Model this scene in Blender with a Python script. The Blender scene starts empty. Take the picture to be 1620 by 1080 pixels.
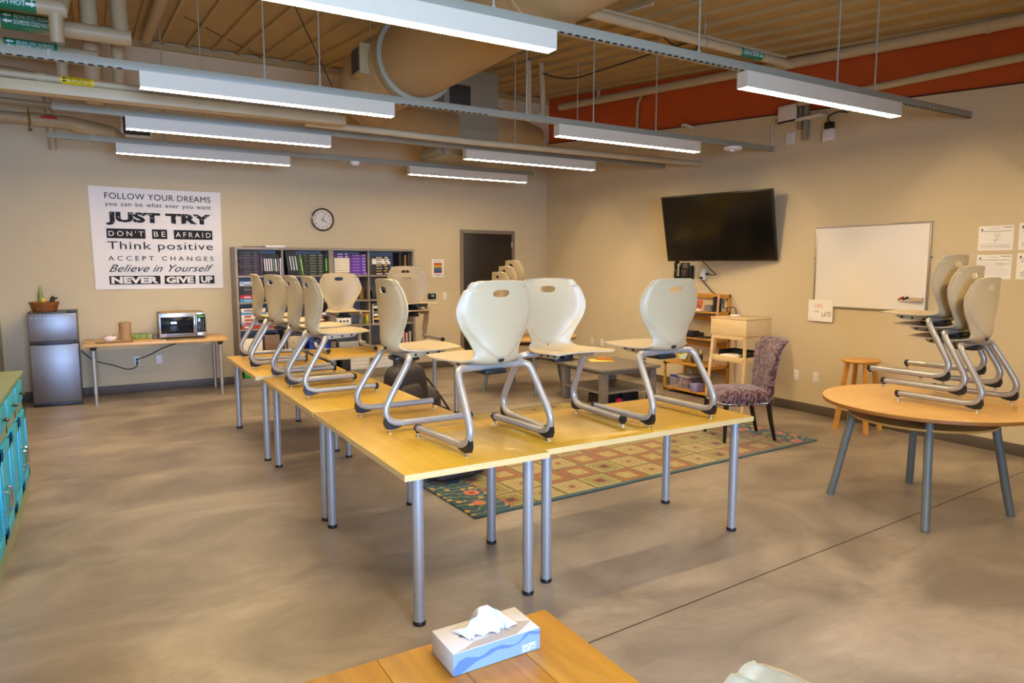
import bpy, bmesh, math, random
from mathutils import Matrix, Vector, Euler

# ---------------------------------------------------------------- camera, world, lights, exposure
sc = bpy.context.scene
col = sc.collection
PI = math.pi

cam_d = bpy.data.cameras.new('camera')
cam = bpy.data.objects.new('camera', cam_d)
col.objects.link(cam)
cam.location = (0, 0, 1.645)
cam.rotation_euler = (math.radians(90 - 6.1755), 0, math.radians(-30.675))
cam_d.sensor_width = 36.0
cam_d.lens = 36.0 * 1092.05 / 1620.0
cam_d.clip_start = 0.05
sc.camera = cam

sc.view_settings.view_transform = 'Standard'
sc.view_settings.look = 'None'
sc.view_settings.gamma = 1.0
sc.view_settings.use_curve_mapping = False
sc.view_settings.exposure = 0.45
sc.cycles.use_denoising = True
sc.cycles.max_bounces = 10
sc.cycles.diffuse_bounces = 6
sc.cycles.glossy_bounces = 4
sc.cycles.sample_clamp_indirect = 6.0
sc.cycles.caustics_reflective = False
sc.cycles.caustics_refractive = False

world = bpy.data.worlds.new('sky')
sc.world = world
world.use_nodes = True
_bg = world.node_tree.nodes['Background']
_bg.inputs['Color'].default_value = (0.62, 0.78, 1.0, 1)
_bg.inputs['Strength'].default_value = 1.0

LENS_STRENGTH = 50.0      # diffuser of every pendant lamp
SLOT_POWER = 14.0        # added narrow lamp in every pendant, its slot shapes a wall wedge
LAMP_COLOR = (1.0, 0.79, 0.54)
WINDOW_POWER = 330.0     # daylight entering through the windows behind the camera
WINDOW_COLOR = (0.37, 0.58, 1.0)

XL, XR, YF, YB = -1.07, 6.82, -2.2, 10.3
def ceil_z(y):
    return 4.53 - 0.11 * (YB - y)

for nm, x0, x1 in (('window_daylight', -0.75, 1.45),):
    ld = bpy.data.lights.new(nm, 'AREA')
    ld.shape = 'RECTANGLE'
    ld.size = x1 - x0
    ld.size_y = 1.55
    ld.energy = WINDOW_POWER * (x1 - x0) / 2.2
    ld.color = WINDOW_COLOR
    ld.spread = math.radians(118)
    lo = bpy.data.objects.new(nm, ld)
    col.objects.link(lo)
    lo.location = ((x0 + x1) / 2, YF - 0.16, 1.72)
    lo.rotation_euler = (math.radians(90), 0, 0)      # faces +Y

# ---------------------------------------------------------------- materials
def srgb(r, g, b):
    def f(c):
        c /= 255.0
        return c / 12.92 if c <= 0.04045 else ((c + 0.055) / 1.055) ** 2.4
    return (f(r), f(g), f(b), 1.0)

MATS = {}
def mat(name, color, rough=0.5, metal=0.0, var=0.0, scale=8.0, bump=0.0, bscale=60.0, coat=0.0, stretch=None, spec=0.5, sheen=0.0, trans=0.0, alpha=1.0):
    """plain procedural surface: base colour with a little noise variation, optional bump"""
    if name in MATS:
        return MATS[name]
    m = bpy.data.materials.new(name)
    m.use_nodes = True
    nt = m.node_tree
    b = nt.nodes['Principled BSDF']
    if len(color) == 3:
        color = tuple(color) + (1.0,)
    b.inputs['Base Color'].default_value = color
    b.inputs['Roughness'].default_value = rough
    b.inputs['Metallic'].default_value = metal
    b.inputs['Coat Weight'].default_value = coat
    b.inputs['Specular IOR Level'].default_value = spec
    b.inputs['Sheen Weight'].default_value = sheen
    b.inputs['Transmission Weight'].default_value = trans
    b.inputs['Alpha'].default_value = alpha
    tc = nt.nodes.new('ShaderNodeTexCoord')
    mp = nt.nodes.new('ShaderNodeMapping')
    nt.links.new(tc.outputs['Object'], mp.inputs['Vector'])
    if stretch:
        mp.inputs['Scale'].default_value = stretch
    if var > 0:
        n = nt.nodes.new('ShaderNodeTexNoise')
        n.inputs['Scale'].default_value = scale
        n.inputs['Detail'].default_value = 5.0
        nt.links.new(mp.outputs['Vector'], n.inputs['Vector'])
        r = nt.nodes.new('ShaderNodeValToRGB')
        r.color_ramp.elements[0].position = 0.3
        r.color_ramp.elements[1].position = 0.7
        r.color_ramp.elements[0].color = tuple(max(0, c * (1 - var)) for c in color[:3]) + (1,)
        r.color_ramp.elements[1].color = tuple(min(1, c * (1 + var)) for c in color[:3]) + (1,)
        nt.links.new(n.outputs['Fac'], r.inputs['Fac'])
        nt.links.new(r.outputs['Color'], b.inputs['Base Color'])
    if bump > 0:
        n2 = nt.nodes.new('ShaderNodeTexNoise')
        n2.inputs['Scale'].default_value = bscale
        n2.inputs['Detail'].default_value = 3.0
        nt.links.new(mp.outputs['Vector'], n2.inputs['Vector'])
        bp = nt.nodes.new('ShaderNodeBump')
        bp.inputs['Strength'].default_value = bump
        bp.inputs['Distance'].default_value = 0.01
        nt.links.new(n2.outputs['Fac'], bp.inputs['Height'])
        nt.links.new(bp.outputs['Normal'], b.inputs['Normal'])
    MATS[name] = m
    return m

def wood(name, c1, c2, rough=0.4, scale=(1.2, 14, 14), coat=0.0, knots=False, dist=1.2):
    """long-grained wood running along the local X axis of the object"""
    if name in MATS:
        return MATS[name]
    m = bpy.data.materials.new(name)
    m.use_nodes = True
    nt = m.node_tree
    b = nt.nodes['Principled BSDF']
    b.inputs['Roughness'].default_value = rough
    b.inputs['Coat Weight'].default_value = coat
    tc = nt.nodes.new('ShaderNodeTexCoord')
    mp = nt.nodes.new('ShaderNodeMapping')
    mp.inputs['Scale'].default_value = scale
    nt.links.new(tc.outputs['Object'], mp.inputs['Vector'])
    n = nt.nodes.new('ShaderNodeTexNoise')
    n.inputs['Scale'].default_value = 1.6
    n.inputs['Detail'].default_value = 7.0
    n.inputs['Roughness'].default_value = 0.6
    n.inputs['Distortion'].default_value = dist
    nt.links.new(mp.outputs['Vector'], n.inputs['Vector'])
    r = nt.nodes.new('ShaderNodeValToRGB')
    r.color_ramp.elements[0].position = 0.34
    r.color_ramp.elements[1].position = 0.66
    r.color_ramp.elements[0].color = c1
    r.color_ramp.elements[1].color = c2
    nt.links.new(n.outputs['Fac'], r.inputs['Fac'])
    out = r.outputs['Color']
    if knots:
        v = nt.nodes.new('ShaderNodeTexVoronoi')
        v.inputs['Scale'].default_value = 2.6
        mp2 = nt.nodes.new('ShaderNodeMapping')
        mp2.inputs['Scale'].default_value = (1.0, 0.8, 0.0)
        nt.links.new(tc.outputs['Object'], mp2.inputs['Vector'])
        nt.links.new(mp2.outputs['Vector'], v.inputs['Vector'])
        r2 = nt.nodes.new('ShaderNodeValToRGB')
        r2.color_ramp.elements[0].position = 0.012
        r2.color_ramp.elements[1].position = 0.06
        nt.links.new(v.outputs['Distance'], r2.inputs['Fac'])
        mx = nt.nodes.new('ShaderNodeMixRGB')
        mx.blend_type = 'MIX'
        mx.inputs['Color1'].default_value = srgb(70, 38, 14)
        nt.links.new(r2.outputs['Color'], mx.inputs['Fac'])
        nt.links.new(out, mx.inputs['Color2'])
        out = mx.outputs['Color']
    nt.links.new(out, b.inputs['Base Color'])
    MATS[name] = m
    return m

def emit(name, color, strength):
    if name in MATS:
        return MATS[name]
    m = bpy.data.materials.new(name)
    m.use_nodes = True
    nt = m.node_tree
    nt.nodes.remove(nt.nodes['Principled BSDF'])
    e = nt.nodes.new('ShaderNodeEmission')
    e.inputs['Color'].default_value = tuple(color[:3]) + (1,)
    e.inputs['Strength'].default_value = strength
    nt.links.new(e.outputs['Emission'], nt.nodes['Material Output'].inputs['Surface'])
    MATS[name] = m
    return m

WALL = mat('wall_paint', srgb(205, 186, 148), 0.72, var=0.02, scale=3, bump=0.05, bscale=180)
TRIMB = mat('rubber_baseboard', srgb(88, 76, 62), 0.55, var=0.04)
DECK = mat('painted_deck', srgb(176, 149, 95), 0.62, var=0.05, scale=2.5, bump=0.06, bscale=30)
PIPE = mat('painted_pipe', srgb(186, 166, 126), 0.5, var=0.04, scale=5)
ORANGE = mat('orange_paint', srgb(190, 80, 18), 0.7, var=0.05, scale=3)
STRUT = mat('strut_paint', srgb(146, 140, 118), 0.45, var=0.02)
FIXT = mat('fixture_paint', srgb(206, 194, 168), 0.4)
LENS = emit('lamp_diffuser', (1.0, 0.78, 0.47), LENS_STRENGTH)
BLACK = mat('black_plastic', srgb(22, 22, 24), 0.42)
DARK = mat('dark_plastic', srgb(44, 42, 42), 0.5)
WHITEP = mat('white_plastic', srgb(226, 222, 212), 0.4)
STEEL = mat('brushed_steel', srgb(190, 190, 192), 0.3, 0.95, var=0.05, scale=4, stretch=(1, 30, 30))
CHROME = mat('chrome', srgb(225, 225, 225), 0.14, 1.0)
SILVER = mat('silver_powdercoat', srgb(176, 176, 176), 0.38, 0.55, bump=0.02, bscale=250)
FRAMEM = mat('chair_frame_powdercoat', srgb(168, 164, 156), 0.36, 0.5, bump=0.02, bscale=250)
SHELL = mat('chair_shell_plastic', srgb(180, 162, 126), 0.42, bump=0.03, bscale=320)
LAMTOP = wood('maple_laminate', srgb(178, 138, 30), srgb(188, 149, 40), 0.36, (1.0, 16, 16), coat=0.04)
LAMEDGE = mat('maple_edge_band', srgb(214, 184, 124), 0.45, var=0.04, scale=10, stretch=(1, 6, 6))
PAPER = mat('paper', srgb(238, 232, 222), 0.8)

# ---------------------------------------------------------------- mesh helpers
class MB:
    """collects shapes in one bmesh; build() links them as ONE object"""
    def __init__(self):
        self.bm = bmesh.new()
    def _xf(self, vs, M):
        if M is not None:
            for v in vs:
                v.co = M @ v.co
    def box(self, c, s, bevel=0.0, rot=None, seg=2, M=None):
        g = bmesh.ops.create_cube(self.bm, size=1.0)
        vs = g['verts']
        for v in vs:
            v.co = Vector((v.co.x * s[0], v.co.y * s[1], v.co.z * s[2]))
        if bevel > 0:
            es = list({e for v in vs for e in v.link_edges})
            r = bmesh.ops.bevel(self.bm, geom=es, offset=min(bevel, min(s) * 0.49), segments=seg, profile=0.5, affect='EDGES')
            vs = list({v for f in r['faces'] for v in f.verts} | {v for v in vs if v.is_valid})
        T = Matrix.Translation(Vector(c))
        if rot is not None:
            T = T @ (rot.to_4x4() if isinstance(rot, Matrix) else Euler(rot).to_matrix().to_4x4())
        self._xf(vs, T)
        self._xf(vs, M)
        return self
    def b2(self, lo, hi, bevel=0.0, seg=2, M=None):
        return self.box([(a + b) / 2 for a, b in zip(lo, hi)], [abs(b - a) for a, b in zip(lo, hi)], bevel, None, seg, M)
    def tube(self, pts, r, seg=12, caps=True, closed=False, M=None, squash=None):
        pts = [Vector(p) for p in pts]
        n = len(pts)
        rs = r if isinstance(r, (list, tuple)) else [r] * n
        rings = []
        prev = None
        for i, p in enumerate(pts):
            if closed:
                t = pts[(i + 1) % n] - pts[i - 1]
            else:
                t = pts[min(i + 1, n - 1)] - pts[max(i - 1, 0)]
            t.normalize()
            if prev is None:
                a = Vector((0, 0, 1)) if abs(t.z) < 0.9 else Vector((1, 0, 0))
                u = t.cross(a).normalized()
            else:
                u = (prev - t * prev.dot(t))
                u = u.normalized() if u.length > 1e-6 else t.orthogonal().normalized()
            prev = u
            w = t.cross(u)
            ring = []
            for k in range(seg):
                a = 2 * PI * k / seg
                ring.append(self.bm.verts.new(p + (u * math.cos(a) + w * math.sin(a) * (squash or 1)) * rs[i]))
            rings.append(ring)
        m = n if closed else n - 1
        for i in range(m):
            A, B = rings[i], rings[(i + 1) % n]
            for k in range(seg):
                self.bm.faces.new((A[k], A[(k + 1) % seg], B[(k + 1) % seg], B[k]))
        if caps and not closed:
            self.bm.faces.new(list(reversed(rings[0])))
            self.bm.faces.new(rings[-1])
        self._xf([v for r_ in rings for v in r_], M)
        return self
    def cyl(self, p0, p1, r0, r1=None, seg=20, M=None):
        return self.tube([p0, p1], [r0, r0 if r1 is None else r1], seg, True, False, M)
    def lathe(self, prof, c=(0, 0, 0), seg=28, M=None, sx=1.0, sy=1.0):
        rings = []
        c = Vector(c)
        for r, z in prof:
            if r < 1e-6:
                rings.append([self.bm.verts.new(c + Vector((0, 0, z)))])
            else:
                rings.append([self.bm.verts.new(c + Vector((sx * r * math.cos(2 * PI * k / seg), sy * r * math.sin(2 * PI * k / seg), z))) for k in range(seg)])
        for A, B in zip(rings, rings[1:]):
            for k in range(seg):
                a0, a1 = A[k % len(A)], A[(k + 1) % len(A)]
                b0, b1 = B[k % len(B)], B[(k + 1) % len(B)]
                f = []
                for v in (a0, a1, b1, b0):
                    if v not in f:
                        f.append(v)
                if len(f) > 2:
                    self.bm.faces.new(f)
        for R, rev in ((rings[0], True), (rings[-1], False)):
            if len(R) > 2:
                self.bm.faces.new(list(reversed(R)) if rev else R)
        self._xf([v for r_ in rings for v in r_], M)
        return self
    def prism(self, poly, z0, z1, M=None, bevel=0.0):
        """2D polygon (x, y) extruded z0..z1, then mapped by M"""
        lo = [self.bm.verts.new((x, y, z0)) for x, y in poly]
        hi = [self.bm.verts.new((x, y, z1)) for x, y in poly]
        n = len(poly)
        self.bm.faces.new(list(reversed(lo)))
        self.bm.faces.new(hi)
        for i in range(n):
            self.bm.faces.new((lo[i], lo[(i + 1) % n], hi[(i + 1) % n], hi[i]))
        vs = lo + hi
        if bevel > 0:
            es = [e for v in hi for e in v.link_edges if e.other_vert(v) in hi]
            r = bmesh.ops.bevel(self.bm, geom=list(set(es)), offset=bevel, segments=2, profile=0.5, affect='EDGES')
            vs = list({v for f in r['faces'] for v in f.verts} | {v for v in vs if v.is_valid})
        self._xf(vs, M)
        return self
    def ball(self, c, r, seg=16, rings=10, M=None):
        g = bmesh.ops.create_uvsphere(self.bm, u_segments=seg, v_segments=rings, radius=1.0)
        rr = r if isinstance(r, (list, tuple)) else (r, r, r)
        for v in g['verts']:
            v.co = Vector((v.co.x * rr[0] + c[0], v.co.y * rr[1] + c[1], v.co.z * rr[2] + c[2]))
        self._xf(g['verts'], M)
        return self
    def grid(self, fn, nu, nv, closed_u=False, M=None):
        V = [[self.bm.verts.new(fn(i / (nu if closed_u else nu - 1), j / (nv - 1))) for j in range(nv)] for i in range(nu)]
        for i in range(nu if closed_u else nu - 1):
            for j in range(nv - 1):
                i2 = (i + 1) % nu
                self.bm.faces.new((V[i][j], V[i2][j], V[i2][j + 1], V[i][j + 1]))
        self._xf([v for r_ in V for v in r_], M)
        self.last = V
        return self
    def text(self, s, M, size=1.0, width=None, height=None, depth=0.0006, shear=0.0, bold=0.0, spacing=1.0, align='CENTER', word=1.0):
        """flat lettering in the plane of M (x right, y up, z out), optionally fitted to a width / height"""
        cu = bpy.data.curves.new('lettering', 'FONT')
        cu.body = s
        cu.size = size
        cu.shear = shear
        cu.offset = bold
        cu.space_character = spacing
        cu.space_word = word
        cu.extrude = depth / 2
        cu.resolution_u = 3
        ob = bpy.data.objects.new('lettering', cu)
        col.objects.link(ob)
        dg = bpy.context.evaluated_depsgraph_get()
        me = bpy.data.meshes.new_from_object(ob.evaluated_get(dg))
        bpy.data.objects.remove(ob)
        bpy.data.curves.remove(cu)
        if not me.vertices:
            return self
        xs = [v.co.x for v in me.vertices]
        ys = [v.co.y for v in me.vertices]
        x0, x1, y0, y1 = min(xs), max(xs), min(ys), max(ys)
        kx = width / (x1 - x0) if width else None
        ky = height / (y1 - y0) if height else None
        kx, ky = kx or ky or 1.0, ky or kx or 1.0
        ax = {'CENTER': (x0 + x1) / 2, 'LEFT': x0, 'RIGHT': x1}[align]
        for v in me.vertices:
            v.co = M @ Vector(((v.co.x - ax) * kx, (v.co.y - (y0 + y1) / 2) * ky, v.co.z + depth / 2))
        self.bm.from_mesh(me)
        bpy.data.meshes.remove(me)
        return self
    def build(self, name, m, parent=None, smooth=35, loc=None):
        me = bpy.data.meshes.new(name)
        bmesh.ops.recalc_face_normals(self.bm, faces=self.bm.faces)
        self.bm.to_mesh(me)
        self.bm.free()
        for mm in (m if isinstance(m, (list, tuple)) else [m]):
            me.materials.append(mm)
        if smooth:
            for p in me.polygons:
                p.use_smooth = True
            me.set_sharp_from_angle(angle=math.radians(smooth))
        o = bpy.data.objects.new(name, me)
        col.objects.link(o)
        if loc:
            o.location = loc
        if parent is not None:
            o.parent = parent
        return o

def frame(o, right, up):
    """matrix of a plane: origin, x = right, y = up, z = out of the plane"""
    r = Vector(right).normalized()
    u = Vector(up).normalized()
    n = r.cross(u)
    M = Matrix((r, u, n)).transposed().to_4x4()
    M.translation = Vector(o)
    return M

def catmull(pts, n, power=1.0):
    """smooth resampling of a poly line to n points"""
    P = [Vector(p) for p in pts]
    out = []
    m = len(P) - 1
    for i in range(n):
        t = (i / (n - 1)) ** power * m
        k = min(int(t), m - 1)
        u = t - k
        p0, p1, p2, p3 = P[max(k - 1, 0)], P[k], P[k + 1], P[min(k + 2, m)]
        out.append(0.5 * ((2 * p1) + (p2 - p0) * u + (2 * p0 - 5 * p1 + 4 * p2 - p3) * u * u + (3 * p1 - p0 - 3 * p2 + p3) * u ** 3))
    return out

def tag(o, label, cat, group=None):
    o['label'] = label
    o['category'] = cat
    if group:
        o['group'] = group
    return o

def thing(name, label, cat, loc=(0, 0, 0), rz=0.0, group=None):
    o = bpy.data.objects.new(name, None)
    o.empty_display_size = 0.1
    col.objects.link(o)
    o.location = loc
    o.rotation_euler = (0, 0, rz)
    return tag(o, label, cat, group)

def struct(o):
    o['kind'] = 'structure'
    return o

KIDS = {}
def kids(o):
    return [c for c in bpy.data.objects if c.parent == o]

def copy_tree(root, loc, rz, label, group=None):
    def rec(o, parent):
        c = o.copy()
        col.objects.link(c)
        c.parent = parent
        for ch in kids(o):
            rec(ch, c)
        return c
    r = rec(root, None)
    r.location = loc
    r.rotation_euler = (0, 0, rz)
    r['label'] = label
    if group:
        r['group'] = group
    return r

# ---------------------------------------------------------------- room shell
def floor_material():
    m = bpy.data.materials.new('stained_concrete')
    m.use_nodes = True
    nt = m.node_tree
    b = nt.nodes['Principled BSDF']
    tc = nt.nodes.new('ShaderNodeTexCoord')
    def noise(scale, detail, dist, sxyz, rough=0.55):
        mp = nt.nodes.new('ShaderNodeMapping')
        mp.inputs['Scale'].default_value = sxyz
        mp.inputs['Rotation'].default_value = (0, 0, 0.5)
        nt.links.new(tc.outputs['Object'], mp.inputs['Vector'])
        n = nt.nodes.new('ShaderNodeTexNoise')
        n.inputs['Scale'].default_value = scale
        n.inputs['Detail'].default_value = detail
        n.inputs['Distortion'].default_value = dist
        n.inputs['Roughness'].default_value = rough
        nt.links.new(mp.outputs['Vector'], n.inputs['Vector'])
        return n
    n1 = noise(0.9, 7, 1.1, (1, 1.5, 1))
    r1 = nt.nodes.new('ShaderNodeValToRGB')
    e = r1.color_ramp.elements
    e[0].position, e[1].position = 0.36, 0.66
    e[0].color, e[1].color = srgb(118, 106, 94), srgb(164, 150, 132)
    x = e.new(0.5)
    x.color = srgb(142, 129, 113)
    nt.links.new(n1.outputs['Fac'], r1.inputs['Fac'])
    n2 = noise(3.4, 10, 2.2, (1, 2.0, 1), 0.65)
    r2 = nt.nodes.new('ShaderNodeValToRGB')
    r2.color_ramp.elements[0].position, r2.color_ramp.elements[1].position = 0.3, 0.72
    r2.color_ramp.elements[0].color, r2.color_ramp.elements[1].color = (0.72, 0.71, 0.69, 1), (1.1, 1.09, 1.07, 1)
    nt.links.new(n2.outputs['Fac'], r2.inputs['Fac'])
    mx = nt.nodes.new('ShaderNodeMixRGB')
    mx.blend_type = 'MULTIPLY'
    mx.inputs['Fac'].default_value = 0.62
    nt.links.new(r1.outputs['Color'], mx.inputs['Color1'])
    nt.links.new(r2.outputs['Color'], mx.inputs['Color2'])
    nt.links.new(mx.outputs['Color'], b.inputs['Base Color'])
    r3 = nt.nodes.new('ShaderNodeMapRange')
    r3.inputs['To Min'].default_value = 0.27
    r3.inputs['To Max'].default_value = 0.5
    nt.links.new(n2.outputs['Fac'], r3.inputs['Value'])
    nt.links.new(r3.outputs['Result'], b.inputs['Roughness'])
    b.inputs['Specular IOR Level'].default_value = 0.45
    return m

FLOOR = floor_material()
JOINT = mat('joint_gap', srgb(38, 32, 26), 0.9)
struct(MB().b2((XL - 0.3, YF - 0.3, -0.12), (XR + 0.3, YB + 0.3, 0)).build('floor', FLOOR, smooth=0))
def joint(n, p, q, w=0.005):
    mb = MB()
    d = (Vector(q) - Vector(p)).normalized()
    s = Vector((-d.y, d.x, 0)) * w / 2
    P, Q = Vector(p), Vector(q)
    vs = [mb.bm.verts.new(v + Vector((0, 0, 0.0008))) for v in (P - s, Q - s, Q + s, P + s)]
    mb.bm.faces.new(vs)
    struct(mb.build('trim_%d' % n, JOINT, smooth=0))
joint(1, (XL, 2.14, 0), (XR, 2.59, 0), 0.007)
joint(2, (XL, 7.9, 0), (XR, 8.0, 0), 0.005)
joint(3, (1.75, 9.83, 0), (2.05, 6.0, 0), 0.005)

struct(MB().b2((XL - 0.2, YB, 0), (XR + 0.2, YB + 0.15, 4.9)).build('wall_back', WALL, smooth=0))
struct(MB().b2((XL - 0.15, YF, 0), (XL, YB, 4.9)).build('wall_left', WALL, smooth=0))
# right wall: plastered part with a sloping head, orange band above it set back a little
def org_z(y):
    return 3.19 + 0.078 * (y - 2.99)
Mx = Matrix(((0, 0, 1, XR), (1, 0, 0, 0), (0, 1, 0, 0), (0, 0, 0, 1)))     # (y, z) polygon extruded along +x
struct(MB().prism([(YF, 0), (YB, 0), (YB, org_z(YB)), (YF, org_z(YF))], 0, 0.15, Mx).build('wall_right', WALL, smooth=0))
struct(MB().prism([(YF, org_z(YF)), (YB, org_z(YB)), (YB, 4.9), (YF, 4.9)], 0.035, 0.15, Mx).build('wall_right_upper', ORANGE, smooth=0))
mb = MB()
mb.tube([(XR + 0.012, YF, org_z(YF) + 0.008), (XR + 0.012, YB, org_z(YB) + 0.008)], 0.008, 6)
struct(mb.build('trim_4', mat('sealant_line', srgb(66, 48, 32), 0.7), smooth=30))
# front wall behind the camera with its window
WZ0, WZ1 = 0.95, 2.5
mb = MB()
for x0, x1 in ((XL, -0.75), (1.45, XR)):
    mb.b2((x0, YF - 0.15, 0), (x1, YF, 4.2))
for x0, x1 in ((-0.75, 1.45),):
    mb.b2((x0, YF - 0.15, 0), (x1, YF, WZ0))
    mb.b2((x0, YF - 0.15, WZ1), (x1, YF, 4.2))
struct(mb.build('wall_front', WALL, smooth=0))
def glass():
    m = bpy.data.materials.new('window_glass')
    m.use_nodes = True
    nt = m.node_tree
    nt.nodes.remove(nt.nodes['Principled BSDF'])
    t = nt.nodes.new('ShaderNodeBsdfTransparent')
    g = nt.nodes.new('ShaderNodeBsdfGlossy')
    g.inputs['Roughness'].default_value = 0.02
    mx = nt.nodes.new('ShaderNodeMixShader')
    mx.inputs['Fac'].default_value = 0.06
    nt.links.new(t.outputs[0], mx.inputs[1])
    nt.links.new(g.outputs[0], mx.inputs[2])
    nt.links.new(mx.outputs[0], nt.nodes['Material Output'].inputs['Surface'])
    return m
GLASS = glass()
ALU = mat('window_aluminium', srgb(70, 66, 60), 0.45, 0.3)
for i, (x0, x1) in enumerate(((-0.75, 1.45),)):
    mb = MB()
    for a, b in (((x0, WZ0), (x1, WZ0 + 0.05)), ((x0, WZ1 - 0.05), (x1, WZ1)), ((x0, WZ0), (x0 + 0.05, WZ1)), ((x1 - 0.05, WZ0), (x1, WZ1)),
                 (((x0 + x1) / 2 - 0.025, WZ0), ((x0 + x1) / 2 + 0.025, WZ1))):
        mb.b2((a[0], YF - 0.1, a[1]), (b[0], YF - 0.04, b[1]))
    w = struct(mb.build('window_%d' % (i + 1), ALU, smooth=0))
    MB().b2((x0 + 0.05, YF - 0.075, WZ0 + 0.05), (x1 - 0.05, YF - 0.07, WZ1 - 0.05)).build('window_pane', GLASS, w, smooth=0)

# ceiling: sloping metal deck with ribs running front to back
mb = MB()
n = 27
for k in range(n):
    x0 = XL - 0.2 + k * 0.305
    for (xa, xb, dz0) in ((x0, x0 + 0.255, 0.0), (x0 + 0.255, x0 + 0.305, -0.035)):
        vs = []
        for (xx, yy, up) in ((xa, YF - 0.2, 0), (xb, YF - 0.2, 0), (xb, YB + 0.1, 0), (xa, YB + 0.1, 0)):
            vs.append((xx, yy, ceil_z(yy) + dz0))
        lo = [mb.bm.verts.new(v) for v in vs]
        hi = [mb.bm.verts.new((v[0], v[1], v[2] - dz0 + 0.1)) for v in vs]
        mb.bm.faces.new(lo)
        mb.bm.faces.new(list(reversed(hi)))
        for i in range(4):
            mb.bm.faces.new((lo[i], hi[i], hi[(i + 1) % 4], lo[(i + 1) % 4]))
struct(mb.build('ceiling', DECK, smooth=0))
# ledger angle where the deck meets the back wall
mb = MB()
mb.b2((XL, YB - 0.06, 4.43), (XR, YB, 4.50))
struct(mb.build('trim_5', DECK, smooth=0))

# baseboards
BH = 0.105
mb = MB()
for x0, x1 in ((XL, 5.11), (6.15, XR)):
    mb.b2((x0, YB - 0.012, 0), (x1, YB, BH), 0.003)
struct(mb.build('baseboard_back', TRIMB))
struct(MB().b2((XR - 0.012, YF, 0), (XR, YB - 0.012, BH), 0.003).build('baseboard_right', TRIMB))
struct(MB().b2((XL, YF, 0), (XL + 0.012, YB - 0.012, BH), 0.003).build('baseboard_left', TRIMB))

# door in the back wall
DFR = mat('door_frame_paint', srgb(128, 112, 92), 0.5)
DSL = mat('door_slab_paint', srgb(40, 31, 25), 0.45, var=0.06, scale=3)
mb = MB()
mb.b2((5.11, YB - 0.03, 0), (5.165, YB, 2.25), 0.004)
mb.b2((6.095, YB - 0.03, 0), (6.15, YB, 2.25), 0.004)
mb.b2((5.165, YB - 0.03, 2.195), (6.095, YB, 2.25), 0.004)
dr = struct(mb.build('door_1', DFR))
MB().b2((5.167, YB - 0.018, 0.01), (6.093, YB - 0.001, 2.193), 0.002).build('door_slab', DSL, dr)
mb = MB()
for z in (0.25, 1.15, 2.02):
    mb.b2((6.075, YB - 0.024, z - 0.05), (6.105, YB - 0.031, z + 0.05), 0.002)
mb.build('hinge', STEEL, dr)
mb = MB()
mb.cyl((5.25, YB - 0.018, 1.0), (5.25, YB - 0.06, 1.0), 0.026)
mb.tube([(5.25, YB - 0.06, 1.0), (5.27, YB - 0.068, 1.0), (5.36, YB - 0.068, 1.0)], 0.009)
mb.build('door_handle', STEEL, dr)

# ---------------------------------------------------------------- pendant lamps and the struts they hang on
FW, FH, FL = 0.09, 0.107, 1.83
FZ = 2.863
def make_pendant(loc, label):
    t = thing('pendant_light', label, 'ceiling light', loc, 0, 'linear pendant lights')
    mb = MB()
    mb.b2((0, 0, FH - 0.004), (FL, FW, FH))
    mb.b2((0, 0, 0), (FL, 0.003, FH - 0.004))
    mb.b2((0, FW - 0.003, 0), (FL, FW, FH - 0.004))
    mb.b2((0, 0.003, 0), (0.003, FW - 0.003, FH - 0.004))
    mb.b2((FL - 0.003, 0.003, 0), (FL, FW - 0.003, FH - 0.004))
    mb.build('housing', FIXT, t, smooth=0)
    sh = 0.004  # half width of a slot added to cut the light into a wedge
    mb = MB()
    mb.b2((0.004, 0.004, 0.0005), (FL - 0.004, FW / 2 - sh, 0.0012))
    mb.b2((0.004, FW / 2 + sh, 0.0005), (FL - 0.004, FW - 0.004, 0.0012))
    mb.build('diffuser', LENS, t, smooth=0)
    lo = bpy.data.objects.new('lamp', SLOT)  # added narrow source that shines through the slot as a wedge
    col.objects.link(lo)
    lo.location = (FL / 2, FW / 2, 0.0046)
    lo.parent = t
    return t
SLOT = bpy.data.lights.new('slot_wedge_lamp', 'AREA')
SLOT.shape = 'RECTANGLE'
SLOT.size = FL - 0.02
SLOT.size_y = 0.0012
SLOT.energy = SLOT_POWER
SLOT.color = LAMP_COLOR
ROWS = (3.354, 5.46, 7.13, 8.69)
pend = [(0.454, ROWS[0], 'nearest white pendant light of the left row, cut by the top of the photo'),
        (0.30, ROWS[1], 'white linear pendant light, second in the left row from the front'),
        (0.262, ROWS[2], 'white linear pendant light, third in the left row from the front'),
        (0.215, ROWS[3], 'farthest white pendant light of the left row, nearest the text banner'),
        (3.846, ROWS[0], 'white linear pendant light nearest in the right row, above the whiteboard'),
        (3.75, ROWS[1], 'white pendant light, second in the right row, left of the wireless access point'),
        (3.63, ROWS[2], 'white linear pendant light, third in the right row, left of the wall screen'),
        (3.586, ROWS[3], 'farthest white pendant light of the right row, above the dark door')]
for x, y, lab in pend:
    make_pendant((x, y, FZ), lab)
for x, side in ((0.45, 'left'), (3.85, 'right')):  # unseen pair added to brighten the foreground floor and table
    make_pendant((x, 1.2, FZ), 'unseen pendant added to light the foreground, first of the %s row, above the photo frame' % side)

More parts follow.
